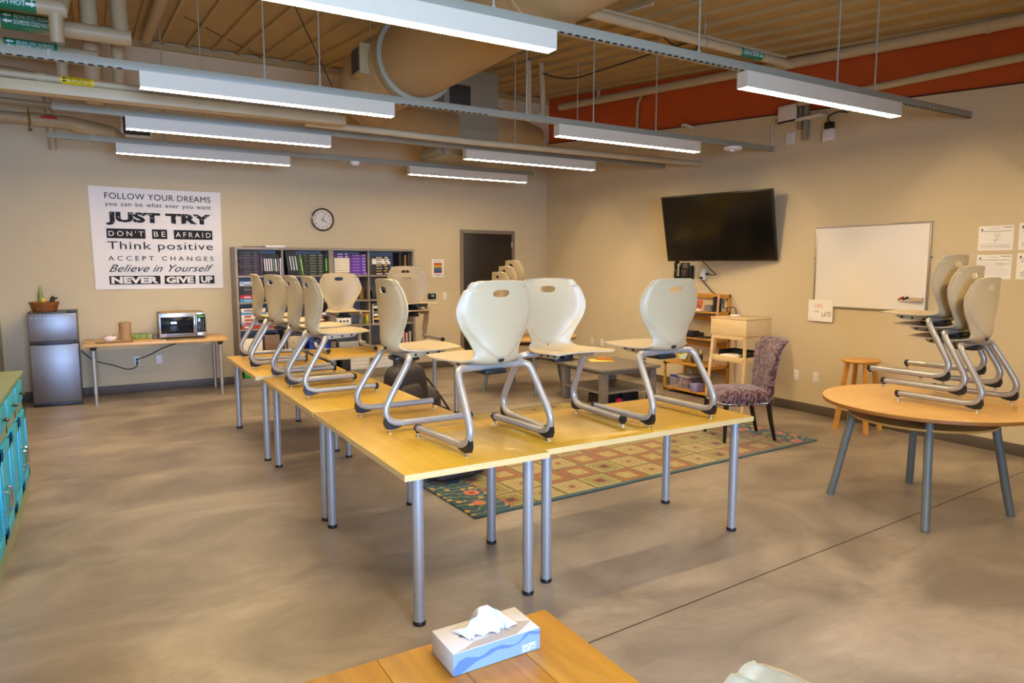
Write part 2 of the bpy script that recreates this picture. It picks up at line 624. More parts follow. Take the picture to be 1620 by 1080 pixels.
SZ0, SZ1 = FZ + FH, FZ + FH + 0.06
SLOTM = mat('slot_shadow', srgb(40, 36, 30), 0.9)
ROD = mat('threaded_rod', srgb(176, 168, 146), 0.5, 0.3)
def make_strut(x0, x1, y, rods, label, slots):
    yc = y + FW / 2
    t = thing('ceiling_strut', label, 'ceiling rail', (0, yc, SZ0), 0, 'metal struts carrying the lights')
    mb = MB()
    mb.b2((x0, -0.0205, 0.0), (x1, 0.0205, 0.06), 0.003)
    mb.b2((x0 + 0.4, -0.0225, 0.003), (x0 + 0.42, 0.0225, 0.063))
    mb.build('channel', STRUT, t)
    for a, b in slots:
        k = a
        while k < b:
            MB().b2((k, -0.0215, -0.0006), (k + 0.032, -0.008, 0.006)).build('slot', SLOTM, t, smooth=0)
            k += 0.055
    for x in rods:
        mb = MB()
        mb.cyl((x, 0, 0.055), (x, 0, ceil_z(yc) - SZ0 + 0.02), 0.006, seg=8)
        mb.cyl((x, 0, 0.06), (x, 0, 0.072), 0.013, seg=6)
        mb.build('hanger_rod', ROD, t)
make_strut(-0.62, 6.80, ROWS[0], (0.2, 1.9, 3.43, 4.88, 5.36), 'perforated grey strut nearest the camera, carrying the two front pendant lights', ((2.32, 3.82), (5.7, 6.75)))
make_strut(-0.62, 6.78, ROWS[1], (1.13, 1.54, 3.42, 4.18, 4.98), 'grey strut carrying the second pair of pendant lights and the access point', ((-0.6, 0.2), (2.2, 3.0)))
make_strut(-0.28, 6.66, ROWS[2], (0.9, 2.55, 4.3, 5.2), 'grey strut carrying the third pair of pendant lights', ())
make_strut(-0.4, 5.55, ROWS[3], (0.7, 2.4, 4.5, 5.5), 'grey strut farthest back, carrying the last pair of pendant lights', ())

# wireless access point and smoke detector
t = thing('wireless_access_point', 'white round wireless access point with a blue light bar, under a strut end', 'access point', (6.12, ROWS[1] + 0.045, SZ0), 0)
MB().lathe([(0.0, -0.045), (0.06, -0.043), (0.098, -0.03), (0.104, -0.016), (0.098, -0.002), (0, 0)], seg=36).build('body', WHITEP, t)
MB().b2((-0.05, -0.018, -0.0465), (0.0, -0.012, -0.043), 0.002).build('status_light', emit('blue_led', (0.25, 0.3, 1.0), 3.0), t)
mb = MB().lathe([(0.0, -0.05), (0.035, -0.048), (0.05, -0.035), (0.062, -0.018), (0.064, 0.0), (0, 0)], seg=28)
tag(mb.build('smoke_detector', WHITEP, None, loc=(2.856, ROWS[3] + 0.03, SZ0)), 'small white smoke detector under the far strut, between the two rows of lights', 'smoke detector')
# cord hanging from the right wall to the strut end
mb = MB()
mb.tube(catmull([(6.75, 5.505, 3.03), (6.79, 5.53, 3.12), (6.80, 5.55, 3.25), (6.80, 5.48, 3.36), (6.81, 5.36, 3.39)], 20), 0.006, 8)
tag(mb.build('lamp_cord', WHITEP), 'thin white cord looping from the strut end up to the orange band', 'cord')

# ---------------------------------------------------------------- ducts and pipes
DUCT = mat('painted_duct', srgb(166, 138, 92), 0.55, var=0.05, scale=2, bump=0.25, bscale=5)
DUCTG = mat('galvanised_duct', srgb(150, 142, 114), 0.5, 0.1, var=0.05, scale=2)
t = thing('air_duct', 'large round air duct painted tan, running overhead and bending into a metal box', 'duct', (2.38, 5.59, 3.38))
mb = MB()
mb.tube([(0, 0, 0), (0, -1.2, 0), (0, -2.65, 0)], 0.32, 40)
for yy in (-1.98,):
    mb.tube([(0, yy - 0.02, 0), (0, yy + 0.02, 0)], 0.326, 40)
mb.build('trunk', DUCT, t)
mb = MB()
mb.tube([(0, -0.03, 0), (0, -0.025, 0), (0, 0.055, 0), (0, 0.06, 0)], [0.33, 0.355, 0.355, 0.33], 40)
mb.build('collar', DUCTG, t)
mb = MB()
pts = catmull([(0, 0.05, 0), (-0.07, 0.4, -0.02), (-0.10, 0.8, -0.05), (0.06, 1.25, -0.05), (0.45, 1.72, -0.05), (0.95, 2.15, -0.03), (1.37, 2.45, 0.0)], 34)
rr = [0.315 - 0.05 * min(1, max(0, (i - 8) / 14)) + (0.008 if i % 3 == 0 else 0) for i in range(34)]
mb.tube(pts, rr, 36)
mb.build('elbow', DUCT, t, smooth=50)
mb = MB()
mb.box((-0.35, 0.31, 0.0), (0.15, 0.24, 0.25), 0.01)
g = mb.build('damper_box', DUCT, t)
MB().box((-0.424, 0.31, 0.0), (0.006, 0.19, 0.19)).build('damper_opening', mat('duct_inside', srgb(60, 48, 32), 0.9), g, smooth=0)
t = thing('plenum_box', 'upright rectangular sheet metal plenum box hanging beside the round duct, with a dark opening', 'duct box', (4.13, 8.3, 3.03))
mb = MB()
mb.b2((-0.38, -0.35, 0.0), (0.38, 0.35, 1.06), 0.006)
for z in (0.34, 0.9):
    mb.b2((-0.392, -0.362, z - 0.012), (0.392, 0.362, z + 0.012), 0.003)
mb.b2((-0.48, -0.33, 0.02), (-0.34, 0.2, 0.1), 0.004)
mb.build('casing', DUCTG, t)
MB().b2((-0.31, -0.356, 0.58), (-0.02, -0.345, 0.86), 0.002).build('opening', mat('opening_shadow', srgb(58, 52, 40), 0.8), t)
mb = MB().tube(catmull([(0.38, 0, 0.45), (0.6, 0, 0.45), (0.9, 0.05, 0.42), (1.25, 0.12, 0.4)], 12), [0.30 - 0.012 * i for i in range(12)], 28)
mb.build('side_outlet', DUCT, t)

def pipe(name, label, cat, pts, r, m=PIPE, seg=16, group=None):
    mb = MB()
    mb.tube(pts, r, seg)
    return tag(mb.build(name, m), label, cat, group)
def hangers(parent, pts, r):
    for (x, y, z) in pts:
        mb = MB()
        mb.tube([(x - 0.012, y, z), (x + 0.012, y, z)], r + 0.006, 16)
        mb.cyl((x, y, z + r), (x, y, ceil_z(y) + 0.02), 0.005, seg=6)
        mb.build('hanger', ROD, parent)

GREENL = mat('green_pipe_label', srgb(10, 118, 78), 0.5)
YELL = mat('yellow_pipe_label', srgb(236, 196, 16), 0.5)
LETW = mat('white_lettering', srgb(232, 240, 232), 0.6)
LETB = mat('black_lettering', srgb(18, 16, 14), 0.7)
def pipe_label(parent, x0, x1, y, z, r, text, arrow, mband, mtext, flip=True, size=0.4):
    """band wrapped round a pipe along X with upright and upside-down legends and arrows"""
    mb = MB()
    mb.tube([(x0, y, z), (x1, y, z)], r, 24, caps=False)
    band = mb.build('pipe_label', mband, parent)
    mb = MB()
    L = x1 - x0
    for ang, fl in ((-0.30, False), (0.33, flip)):
        # ang: angle of the legend below / above the horizontal towards the viewer (-Y side)
        c, s = math.cos(ang), math.sin(ang)
        n = Vector((0, -c, s))
        up = Vector((0, s, c))
        o = Vector((0, y, z)) + n * (r + 0.001)
        right = Vector((1, 0, 0))
        if fl:
            right, up = -right, -up
        xc = x0 + L * (0.58 if arrow == 'L' else 0.42)
        M = frame(o + Vector((xc, 0, 0)), right, up)
        mb.text(text, M, width=L * 0.7, height=r * size)
        xa = x0 + L * (0.12 if arrow == 'L' else 0.88)
        d = -1 if arrow == 'L' else 1
        Ma = frame(o + Vector((xa, 0, 0)), (1, 0, 0), up if not fl else -up)
        h = r * size * 0.5
        mb.prism([(d * 2.0 * h, 0), (0.2 * d * h, h), (0.2 * d * h, h * 0.45), (-1.6 * d * h, h * 0.45), (-1.6 * d * h, -h * 0.45), (0.2 * d * h, -h * 0.45), (0.2 * d * h, -h)], 0, 0.0008, Ma)
    mb.build('legend', mtext, band, smooth=0)

# insulated water pipes, upper left corner
t = thing('water_pipe', 'fat insulated pipe with a green DOM HOT label, highest at the upper left corner', 'pipe')
mb = MB()
mb.tube([(XL, 6.6, 3.63), (-0.20, 6.6, 3.63), (-0.135, 6.6, 3.63), (-0.13, 6.6, 3.632)], 0.062, 20)
mb.tube([(-0.19, 6.6, 3.63), (-0.19, 6.62, 3.50), (-0.19, 6.66, 3.40)], 0.05, 18)
mb.tube([(-0.16, 6.6, 3.63), (-0.13, 6.75, 3.78), (-0.12, 6.8, 4.12)], 0.055, 18)
mb.build('insulation', PIPE, t)
pipe_label(t, -0.60, -0.31, 6.6, 3.63, 0.0635, 'DOM HOT', 'R', GREENL, LETW, flip=True, size=0.62)
t = thing('water_pipe', 'fat insulated pipe with a green DOMESTIC COLD WATER label and an elbow, upper left', 'pipe')
mb = MB()
mb.tube([(XL, 7.5, 3.74), (0.28, 7.5, 3.735), (0.36, 7.5, 3.735)], 0.072, 20)
mb.tube([(0.29, 7.5, 3.735), (0.28, 7.55, 3.9), (0.28, 7.6, 4.25)], 0.068, 20)
mb.build('insulation', PIPE, t)
pipe_label(t, -0.61, -0.21, 7.5, 3.739, 0.0735, 'DOMESTIC COLD WATER', 'L', GREENL, LETW, size=0.5)
t = thing('water_pipe', 'insulated pipe with a green DOMESTIC HOT WATER label, half hidden behind a strut', 'pipe')
mb = MB()
mb.tube([(XL, 7.9, 3.64), (0.09, 7.9, 3.625)], 0.06, 20)
mb.build('insulation', PIPE, t)
pipe_label(t, -0.635, -0.23, 7.9, 3.638, 0.0615, 'DOMESTIC HOT WATER', 'L', GREENL, LETW, size=0.55)
for x, y, r, z0, lab in ((0.04, 8.15, 0.075, 3.25, 'upright insulated pipe, widest of the three behind the labelled water pipes'),
                         (-0.21, 8.15, 0.05, 3.3, 'upright insulated pipe, leftmost of the three behind the labelled water pipes'),
                         (0.27, 8.15, 0.062, 3.3, 'upright insulated pipe, rightmost of the three behind the labelled water pipes')):
    pipe('riser_pipe', lab, 'pipe', [(x, y, z0), (x, y, ceil_z(y) + 0.02)], r, seg=18, group='upright insulated pipes')
pipe('deck_pipe', 'short tan pipe strapped along the ceiling deck above the left pendant lights', 'pipe', [(0.62, 9.6, ceil_z(9.6) - 0.12), (0.62, 7.0, ceil_z(7.0) - 0.12)], 0.055)
# gas pipe, trough and the pipe that carries on to the right
t = thing('gas_pipe', 'long slim pipe with a yellow natural gas label, behind the second left pendant light', 'pipe')
mb = MB()
mb.tube([(XL, 6.4, 3.06), (1.95, 6.4, 3.035)], 0.029, 14)
mb.tube([(-0.33, 6.4, 3.054), (-0.27, 6.4, 3.054)], 0.036, 14)
mb.build('pipe_run', PIPE, t)
pipe_label(t, -0.18, 0.035, 6.4, 3.052, 0.031, '1 PSI NATURAL GAS', 'L', YELL, LETB, size=0.6)
mb = MB()
mb.b2((XL, 6.33, 2.93), (2.0, 6.36, 3.01), 0.004)
mb.b2((XL, 6.36, 2.93), (2.0, 6.47, 2.955), 0.004)
tag(mb.build('support_beam', PIPE), 'flat tan support beam running under the gas pipe', 'beam')
pipe('sprinkler_pipe', 'tan pipe running on to the right wall behind the second row of lights', 'pipe', [(1.7, 6.62, 2.97), (3.4, 6.62, 2.95), (6.77, 6.62, 2.97)], 0.034)
t = thing('drain_pipe', 'tan drain pipe dropping along the back wall at the far left with an open end', 'pipe')
mb = MB()
mb.tube(catmull([(-0.95, 9.9, 3.87), (-0.6, 9.95, 3.86), (-0.46, 10.0, 3.80), (-0.43, 10.05, 3.6), (-0.42, 10.1, 3.35), (-0.41, 10.15, 3.05)], 24), 0.04, 16)
mb.build('pipe_run', PIPE, t)
t = thing('valve_pipe', 'tan pipe with a red valve handle high on the back wall at the left', 'pipe')
mb = MB()
mb.tube([(XL, 9.8, 3.33), (-0.6, 9.8, 3.33), (-0.58, 9.8, 3.33), (-0.2, 9.8, 3.32), (-0.15, 9.8, 3.30), (0.2, 9.9, 3.26), (0.3, 10.1, 3.24)], [0.06, 0.06, 0.075, 0.075, 0.085, 0.085, 0.07], 18)
mb.build('pipe_run', PIPE, t)
mb = MB()
mb.tube([(-0.49, 9.72, 3.345), (-0.41, 9.71, 3.35), (-0.33, 9.72, 3.345)], [0.012, 0.022, 0.012], 10)
mb.build('valve_handle', mat('red_paint', srgb(190, 24, 22), 0.4), t)
mb = MB()
mb.cyl((-0.6, 9.68, 3.42), (-0.6, 9.68, 3.19), 0.008, seg=8)
mb.ball((-0.595, 9.68, 3.185), 0.02, 10, 6)
mb.build('pull_rod', mat('brass_dull', srgb(150, 118, 60), 0.4, 0.7), t)
pipe('cross_pipe', 'thin tan pipe high on the back wall above the red valve', 'pipe', [(XL, 9.85, 3.52), (-0.2, 9.85, 3.50), (-0.1, 9.87, 3.50)], 0.035)
# grille on the back wall
t = thing('air_grille', 'white louvred air grille high on the back wall, half hidden by a left pendant light', 'vent', (0.5, YB - 0.005, 3.44))
mb = MB()
for z in (-0.13, 0.13):
    mb.box((0, -0.012, z), (0.36, 0.02, 0.03), 0.003)
for x in (-0.165, 0.165):
    mb.box((x, -0.012, 0), (0.03, 0.02, 0.26), 0.003)
mb.build('grille_frame', WHITEP, t)
mb = MB()
for k in range(9):
    mb.box((0, -0.01, -0.105 + k * 0.026), (0.3, 0.016, 0.005), 0, (0.6, 0, 0))
mb.build('louvres', mat('louvre_grey', srgb(150, 140, 120), 0.5), t, smooth=0)
MB().b2((-0.15, -0.004, -0.115), (0.15, 0.0, 0.115)).build('grille_back', SLOTM, t, smooth=0)

# right side: sloping pipes over the orange band, labelled pipe, conduits
t = thing('sloping_pipe', 'thick tan pipe sloping along the top of the orange band', 'pipe')
mb = MB()
mb.tube([(6.62, 9.6, 4.235), (6.62, 1.5, 3.535)], 0.055, 18)
mb.build('pipe_run', PIPE, t)
for yy in (3.2, 8.6):
    z = 4.235 - (9.6 - yy) * 0.7 / 8.1
    mb = MB()
    mb.tube([(6.62, yy - 0.02, z - 0.002), (6.62, yy + 0.02, z + 0.002)], 0.062, 18)
    mb.box((6.62, yy, z + 0.09), (0.05, 0.02, 0.14))
    mb.build('pipe_clamp', PIPE, t)
t = thing('sloping_pipe', 'slimmer tan pipe crossing the middle of the orange band at the right', 'pipe')
MB().tube([(6.68, 5.1, 3.425), (6.68, 1.5, 3.34)], 0.036, 16).build('pipe_run', PIPE, t)
t = thing('water_pipe', 'slim tan ceiling pipe with a small green label, running right to the orange band', 'pipe')
mb = MB()
mb.tube([(3.0, 4.8, 3.74), (6.2, 4.85, 3.70)], 0.04, 16)
mb.build('pipe_run', PIPE, t)
pipe_label(t, 5.42, 5.72, 4.836, 3.708, 0.0415, 'DOMESTIC WATER', 'R', GREENL, LETW, size=0.6)
hangers(t, [(4.95, 4.83, 3.715)], 0.04)
pipe('conduit', 'thin conduit beside the green labelled ceiling pipe', 'conduit', [(3.0, 4.95, 3.86), (6.3, 5.0, 3.83)], 0.014, seg=8)
pipe('conduit', 'bent conduit dropping over the orange band, left part', 'conduit', catmull([(6.83, 7.95, 3.55), (6.83, 7.94, 3.95), (6.81, 7.88, 4.03), (6.74, 7.74, 4.09)], 14), 0.02, seg=10)
pipe('conduit', 'loop of two conduits hanging from the deck left of the orange band', 'conduit', catmull([(4.94, 7.6, 4.2), (4.96, 7.6, 3.65), (4.88, 7.6, 3.55), (4.78, 7.6, 3.52), (4.76, 7.6, 3.62), (4.75, 7.6, 4.2)], 30), 0.035, seg=10)
pipe('conduit', 'thin conduit fixed flat to the deck above the second right light', 'conduit', [(3.3, 5.2, 3.93), (4.6, 5.2, 3.93), (5.6, 5.3, 3.93)], 0.013, seg=8)
pipe('conduit', 'thin conduit running front to back on the deck behind the second right light', 'conduit', [(4.1, 4.6, 3.83), (4.05, 6.5, 4.05), (4.05, 8.0, 4.22)], 0.013, seg=8)
CABLE = mat('black_cable', srgb(36, 28, 20), 0.6)
pipe('ceiling_cable', 'loose black cable drooping under the deck left of the orange band', 'cable', catmull([(5.35, 5.3, 3.93), (5.2, 5.6, 3.9), (5.0, 6.3, 3.85), (4.95, 7.0, 3.88), (4.9, 7.5, 4.05)], 24), 0.008, CABLE, 6)
pipe('ceiling_cable', 'loop of black cable tied to the conduit over the second right light', 'cable', catmull([(4.7, 5.2, 3.91), (5.0, 5.25, 3.88), (5.3, 5.3, 3.9), (5.33, 5.35, 3.84), (5.0, 5.3, 3.83), (4.7, 5.22, 3.9)], 24), 0.007, CABLE, 6)
pipe('brace_wire', 'thin brace wire slanting under the deck above the left lights', 'wire', [(0.93, 8.5, 4.33), (2.05, 10.2, 4.50)], 0.004, CABLE, 6)
pipe('brace_wire', 'thin brace wire slanting beside the strut rods left of the round duct', 'wire', [(1.35, 6.0, 4.05), (1.66, 5.55, 3.03)], 0.004, CABLE, 6)
# speaker bracket and adapter on the right wall
t = thing('wall_bracket', 'white bracket with conduit on the right wall, behind the nearest right pendant light', 'bracket', (XR, 5.05, 3.2))
mb = MB()
mb.b2((-0.12, 0.1, 0.05), (-0.1, 0.34, 0.24), 0.004)
mb.b2((-0.12, -0.22, 0.05), (0.0, 0.34, 0.075), 0.004)
mb.build('shelf_plate', WHITEP, t)
mb = MB()
mb.b2((-0.06, 0.0, -0.16), (-0.02, 0.05, 0.42), 0.003)
mb.b2((-0.06, 0.08, -0.04), (-0.02, 0.12, 0.42), 0.003)
mb.build('channel', STRUT, t)
t = thing('power_adapter', 'small black power adapter on a white box high on the right wall', 'adapter', (XR, 4.80, 3.05))
MB().b2((-0.05, -0.06, -0.06), (0.0, 0.06, 0.06), 0.004).build('outlet_box', WHITEP, t)
mb = MB()
mb.b2((-0.07, -0.055, 0.06), (-0.01, 0.03, 0.13), 0.006)
mb.tube(catmull([(-0.04, -0.01, 0.13), (-0.04, 0.0, 0.19), (-0.03, -0.1, 0.22), (-0.02, -0.2, 0.2)], 14), 0.008, 8)
mb.build('adapter_plug', BLACK, t)
tag(MB().b2((-0.008, -0.06, -0.065), (0, 0.06, 0.065), 0.003).build('blank_plate', WHITEP, None, loc=(XR, 5.30, 3.09)), 'square blank cover plate high on the right wall, left of the black adapter', 'wall plate')
tag(MB().tube(catmull([(XR - 0.02, 7.0, 3.52), (XR - 0.06, 6.9, 3.51), (XR - 0.03, 6.78, 3.45)], 10), 0.017, 10).build('pipe_stub', WHITEP), 'short white pipe stub leaving the right wall at the lower edge of the orange band', 'pipe')

# ---------------------------------------------------------------- rectangular tables
TZ = 0.737
TL, TW, TT = 1.524, 0.762, 0.03
LEGI = 0.078
def leg_mesh(x, y, r, top, parent, m=SILVER, foot=True):
    mb = MB()
    mb.lathe([(r, 0.012), (r, top)], (x, y, 0), 22)
    mb.lathe([(r * 1.25, top - 0.006), (r * 1.25, top)], (x, y, 0), 22)
    lg = mb.build('leg', m, parent)
    if foot:
        MB().lathe([(r * 1.08, 0.0), (r * 1.14, 0.004), (r * 1.14, 0.014), (r * 1.02, 0.02)], (x, y, 0), 22).build('foot', BLACK, lg)
    return lg
def make_table(loc, rz, label):
    t = thing('rectangular_table', label, 'table', loc, rz, 'rectangular classroom tables')
    mb = MB()
    mb.b2((-TL / 2, -TW / 2, TZ - TT + 0.0006), (TL / 2, TW / 2, TZ), 0.002)
    mb.build('tabletop', LAMTOP, t)
    mb = MB()
    e = 0.0012
    mb.b2((-TL / 2 - e, -TW / 2 - e, TZ - TT), (TL / 2 + e, -TW / 2, TZ - 0.001))
    mb.b2((-TL / 2 - e, TW / 2, TZ - TT), (TL / 2 + e, TW / 2 + e, TZ - 0.001))
    mb.b2((-TL / 2 - e, -TW / 2, TZ - TT), (-TL / 2, TW / 2, TZ - 0.001))
    mb.b2((TL / 2, -TW / 2, TZ - TT), (TL / 2 + e, TW / 2, TZ - 0.001))
    mb.build('edge_band', LAMEDGE, t, smooth=0)
    for sx in (-1, 1):
        for sy in (-1, 1):
            leg_mesh(sx * (TL / 2 - 0.064), sy * (TW / 2 - 0.085), 0.0265, TZ - TT, t)
    return t
A = make_table((1.478, 3.531, 0), PI / 2, 'nearest maple table of the left row, its bare corner towards the camera')
B = copy_tree(A, (1.478, 5.072, 0), PI / 2, 'middle maple table of the three in the left row')
Cc = copy_tree(A, (1.44, 6.72, 0), PI / 2, 'farthest maple table of the left row, its far end by the bookcase')
D = copy_tree(A, (2.626, 3.196, 0), 0, 'maple table at the right of the front row, reaching towards the plum chair')
E_ = copy_tree(A, (2.69, 7.24, 0), 0.0, 'maple table set crosswise in front of the bookcase, with a backpack by it')

# ---------------------------------------------------------------- school chairs
PROF = [(0.056, .843), (0.064, .80), (0.071, .74), (0.074, .68), (0.072, .615), (0.066, .55), (0.060, .50), (0.064, .455), (0.086, .426), (0.13, .417),
        (0.19, .419), (0.26, .425), (0.33, .433), (0.40, .443), (0.445, .449), (0.474, .447)]
HALF = [0.150, 0.193, 0.222, 0.235, 0.213, 0.168, 0.143, 0.136, 0.148, 0.166, 0.194, 0.215, 0.226, 0.226, 0.214, 0.180]
CURL = [0.012, 0.024, 0.034, 0.040, 0.043, 0.046, 0.046, 0.040, 0.032, 0.024, 0.018, 0.013, 0.006, 0.000, -0.004, -0.008]
def shell_mesh():
    NU, NV = 104, 45
    prof = catmull([(a, b, 0) for a, b in PROF], NU, 1.45)
    half = [v.x for v in catmull([(h, 0, 0) for h in HALF], NU, 1.45)]
    curl = [v.x for v in catmull([(h, 0, 0) for h in CURL], NU, 1.45)]
    # round the upper corners and the front corners
    for i in range(NU):
        d = prof[0].y - prof[i].y
        if prof[i].y > 0.76 and d < 0.05:
            half[i] = min(half[i], 0.118 + math.sqrt(max(0, 0.05 ** 2 - (0.05 - d) ** 2)) * 1.35)
        k = (NU - 1 - i)
        if k < 5:
            half[i] *= (0.93, 0.97, 0.985, 0.995, 1)[k]
    def pos(i, v):
        t = prof[min(i + 1, NU - 1)] - prof[max(i - 1, 0)]
        t = Vector((t.x, t.y)).normalized()
        nrm = Vector((-t.y, t.x))              # towards the sitter
        s = v * half[i]
        lift = curl[i] * abs(v) ** 2.2
        f, z = prof[i].x, prof[i].y
        sag = 0.006 * abs(v) ** 2 * (1 if i < 8 else 0)       # the top edge dips a little at its ends
        # pressed panel: inside of a U line the back stands a little proud
        if z > 0.44 and f < 0.12:
            w = half[i]
            zz = (z - 0.455) / 0.37
            q0 = max(0.0, min(1.0, zz / 0.42))
            edge = 0.87 * w * math.sqrt(max(0.0, 1 - (1 - q0) ** 2.2))
            q = (edge - abs(s)) / 0.012
            q = max(0.0, min(1.0, q + 0.5))
            lift -= 0.006 * q * q * (3 - 2 * q)
        return Vector((s, f + nrm.x * lift, z + nrm.y * lift - sag))
    bm = bmesh.new()
    V = [[bm.verts.new(pos(i, -1 + 2 * j / (NV - 1))) for j in range(NV)] for i in range(NU)]
    hc, hw, hh = 0.776, 0.050, 0.019
    def in_hole(c):
        return prof_z(c) and ((c.x / hw) ** 4 + ((c.z - hc) / hh) ** 2 < 1.0)
    def prof_z(c):
        return c.y < 0.12 and c.z > 0.7
    for i in range(NU - 1):
        for j in range(NV - 1):
            q = (V[i][j], V[i + 1][j], V[i + 1][j + 1], V[i][j + 1])
            c = sum((v.co for v in q), Vector()) / 4
            if in_hole(c):
                continue
            bm.faces.new(q)
    for i in range(NU):
        for j in range(NV):
            v = V[i][j]
            if v.co.z > 0.72 and v.is_boundary and v.link_faces and abs(v.co.x) < 0.08 and abs(v.co.z - hc) < 0.035:
                dx, dz = v.co.x / hw, (v.co.z - hc) / hh
                k = (dx ** 4 + dz ** 2)
                lo_, hi_ = 0.2, 5.0
                for _ in range(30):
                    m_ = (lo_ + hi_) / 2
                    if (dx * m_) ** 4 + (dz * m_) ** 2 < 1:
                        lo_ = m_
                    else:
                        hi_ = m_
                v.co.x *= lo_
                v.co.z = hc + (v.co.z - hc) * lo_
    dirs = {}
    for i in range(NU):
        t = prof[min(i + 1, NU - 1)] - prof[max(i - 1, 0)]
        t = Vector((t.x, t.y)).normalized()
        for j in range(NV):
            dirs[V[i][j]] = Vector((0, t.y, -t.x))          # away from the sitter
    loose = [v for v in bm.verts if not v.link_faces]
    for v in loose:
        dirs.pop(v)
    bmesh.ops.delete(bm, geom=loose, context='VERTS')
    front = list(bm.faces)
    edges = [tuple(e.verts) for e in bm.edges if e.is_boundary]
    twin = {v: bm.verts.new(v.co + d * 0.007) for v, d in dirs.items()}
    for f in front:
        bm.faces.new([twin[v] for v in reversed(f.verts)])
    for v1, v2 in edges:
        bm.faces.new((v1, v2, twin[v2], twin[v1]))
    return bm

def make_chair(loc, rz, label):
    t = thing('school_chair', label, 'chair', loc, rz, 'moulded cantilever school chairs')
    mb = MB()
    mb.bm.free()
    mb.bm = shell_mesh()
    mb.build('seat_shell', SHELL, t, smooth=40)
    half = [(0.252, 0.478, 0.045), (0.252, 0.40, 0.045), (0.252, 0.2, 0.045), (0.252, 0.08, 0.045), (0.252, 0.03, 0.049), (0.251, -0.012, 0.066), (0.25, -0.030, 0.098), (0.248, -0.032, 0.130),
            (0.246, -0.018, 0.165), (0.241, 0.016, 0.225), (0.235, 0.056, 0.29), (0.229, 0.094, 0.350), (0.222, 0.113, 0.383), (0.203, 0.128, 0.400), (0.17, 0.136, 0.403), (0.12, 0.138, 0.403), (0.0, 0.138, 0.403)]
    pts = catmull(half, 60)
    pts += [Vector((-p.x, p.y, p.z)) for p in reversed(pts[:-1])]
    mb = MB()
    mb.tube(pts, 0.0192, 14)
    mb.build('frame', FRAMEM, t, smooth=50)
    mb = MB()
    mb.b2((-0.065, 0.10, 0.362), (0.065, 0.25, 0.388), 0.008)
    mb.b2((-0.03, 0.15, 0.386), (0.03, 0.30, 0.412), 0.004)
    mb.build('under_seat_block', BLACK, t)
    for s in (-1, 1):
        My = Matrix(((0, 0, 1, s * 0.118 - 0.004), (1, 0, 0, 0), (0, 1, 0, 0), (0, 0, 0, 1)))   # (f, z) polygon
        br = MB().prism([(0.145, 0.416), (0.395, 0.434), (0.385, 0.415), (0.36, 0.398), (0.18, 0.388), (0.155, 0.396)], 0, 0.008, My).build('seat_bracket', SHELL, t)
        mb = MB()
        for f in (0.20, 0.275, 0.345):
            mb.cyl((s * 0.121, f, 0.403 + 0.06 * (f - 0.2)), (s * 0.127, f, 0.403 + 0.06 * (f - 0.2)), 0.0075, seg=12)
        mb.build('screws', BLACK, br)
    # dark oval plug at the foot of the back
    mb = MB()
    mb.ball((0, 0.062, 0.440), (0.021, 0.006, 0.011), 14, 8)
    mb.build('plug', BLACK, t)
    for s in (-1, 1):
        x = s * 0.252
        My = Matrix(((0, 0, 1, x - 0.013), (1, 0, 0, 0), (0, 1, 0, 0), (0, 0, 0, 1)))
        g = MB().prism([(-0.040, 0.095), (-0.047, 0.05), (-0.036, 0.022), (-0.012, 0.016), (0.014, 0.018), (0.052, 0.026), (0.056, 0.036), (0.012, 0.038), (-0.012, 0.055), (-0.022, 0.085)], 0, 0.026, My).build('glide', BLACK, t, smooth=50)
        MB().lathe([(0.006, 0.022), (0.006, 0.006), (0.015, 0.004), (0.015, 0.0)], (x, -0.012, 0), 14).build('glide_foot', CHROME, g)
        mb = MB()
        mb.cyl((x, 0.470, 0.045), (x, 0.492, 0.045), 0.0225, 0.020, 16)
        mb.tube([(x, 0.478, 0.036), (x, 0.478, 0.019)], [0.015, 0.012], 12)
        g = mb.build('glide', BLACK, t, smooth=50)
        MB().lathe([(0.006, 0.022), (0.006, 0.006), (0.015, 0.004), (0.015, 0.0)], (x, 0.478, 0), 14).build('glide_foot', CHROME, g)
    return t
# local +Y is where the sitter faces
FX = -PI / 2          # faces +X
BK = PI               # faces -Y (towards the camera side)
c0 = make_chair((1.338, 3.806, TZ), FX, 'beige chair on the nearest left table, alone in front of the row of four')
def chair(x, y, rz, label, z=TZ):
    return copy_tree(c0, (x, y, z), rz, label)
chair(1.213, 5.055, FX, 'beige chair nearest the camera of the four lined up on the left tables')
chair(1.213, 5.605, FX, 'second beige chair from the camera of the four lined up on the left tables')
chair(1.20, 6.20, FX + 0.2, 'third beige chair from the camera of the four lined up on the left tables')
chair(1.195, 7.00, FX, 'farthest beige chair of the four lined up on the left tables, by the bookcase')
chair(1.722, 2.94, 0.10, 'white-looking chair seen from behind on the corner of the front tables')
chair(2.286, 3.49, BK - 0.05, 'white-looking chair in the middle of the front tables, facing the camera')
chair(2.886, 2.93, -0.02 + 0.05, 'white-looking chair seen from behind at the right end of the front tables')
chair(2.23, 7.52, BK, 'beige chair on the crosswise table, facing forward in front of the bookcase shelves')
def stack(x, y, rz, n, labels, z=TZ, df=0.102, dz=0.075):
    fx, fy = -math.sin(rz), math.cos(rz)
    for k in range(n):
        chair(x + fx * df * k, y + fy * df * k, rz, labels[k], z + dz * k)
stack(2.93, 7.30, BK, 2, ('lower beige chair of the stack of two on the crosswise table', 'upper beige chair of the stack of two on the crosswise table'), df=-0.03)
stack(4.947, 2.207, 0.045, 3, ('lowest and nearest beige chair of the stack on the near round table', 'middle beige chair of the stack on the near round table', 'top beige chair of the stack on the near round table'))
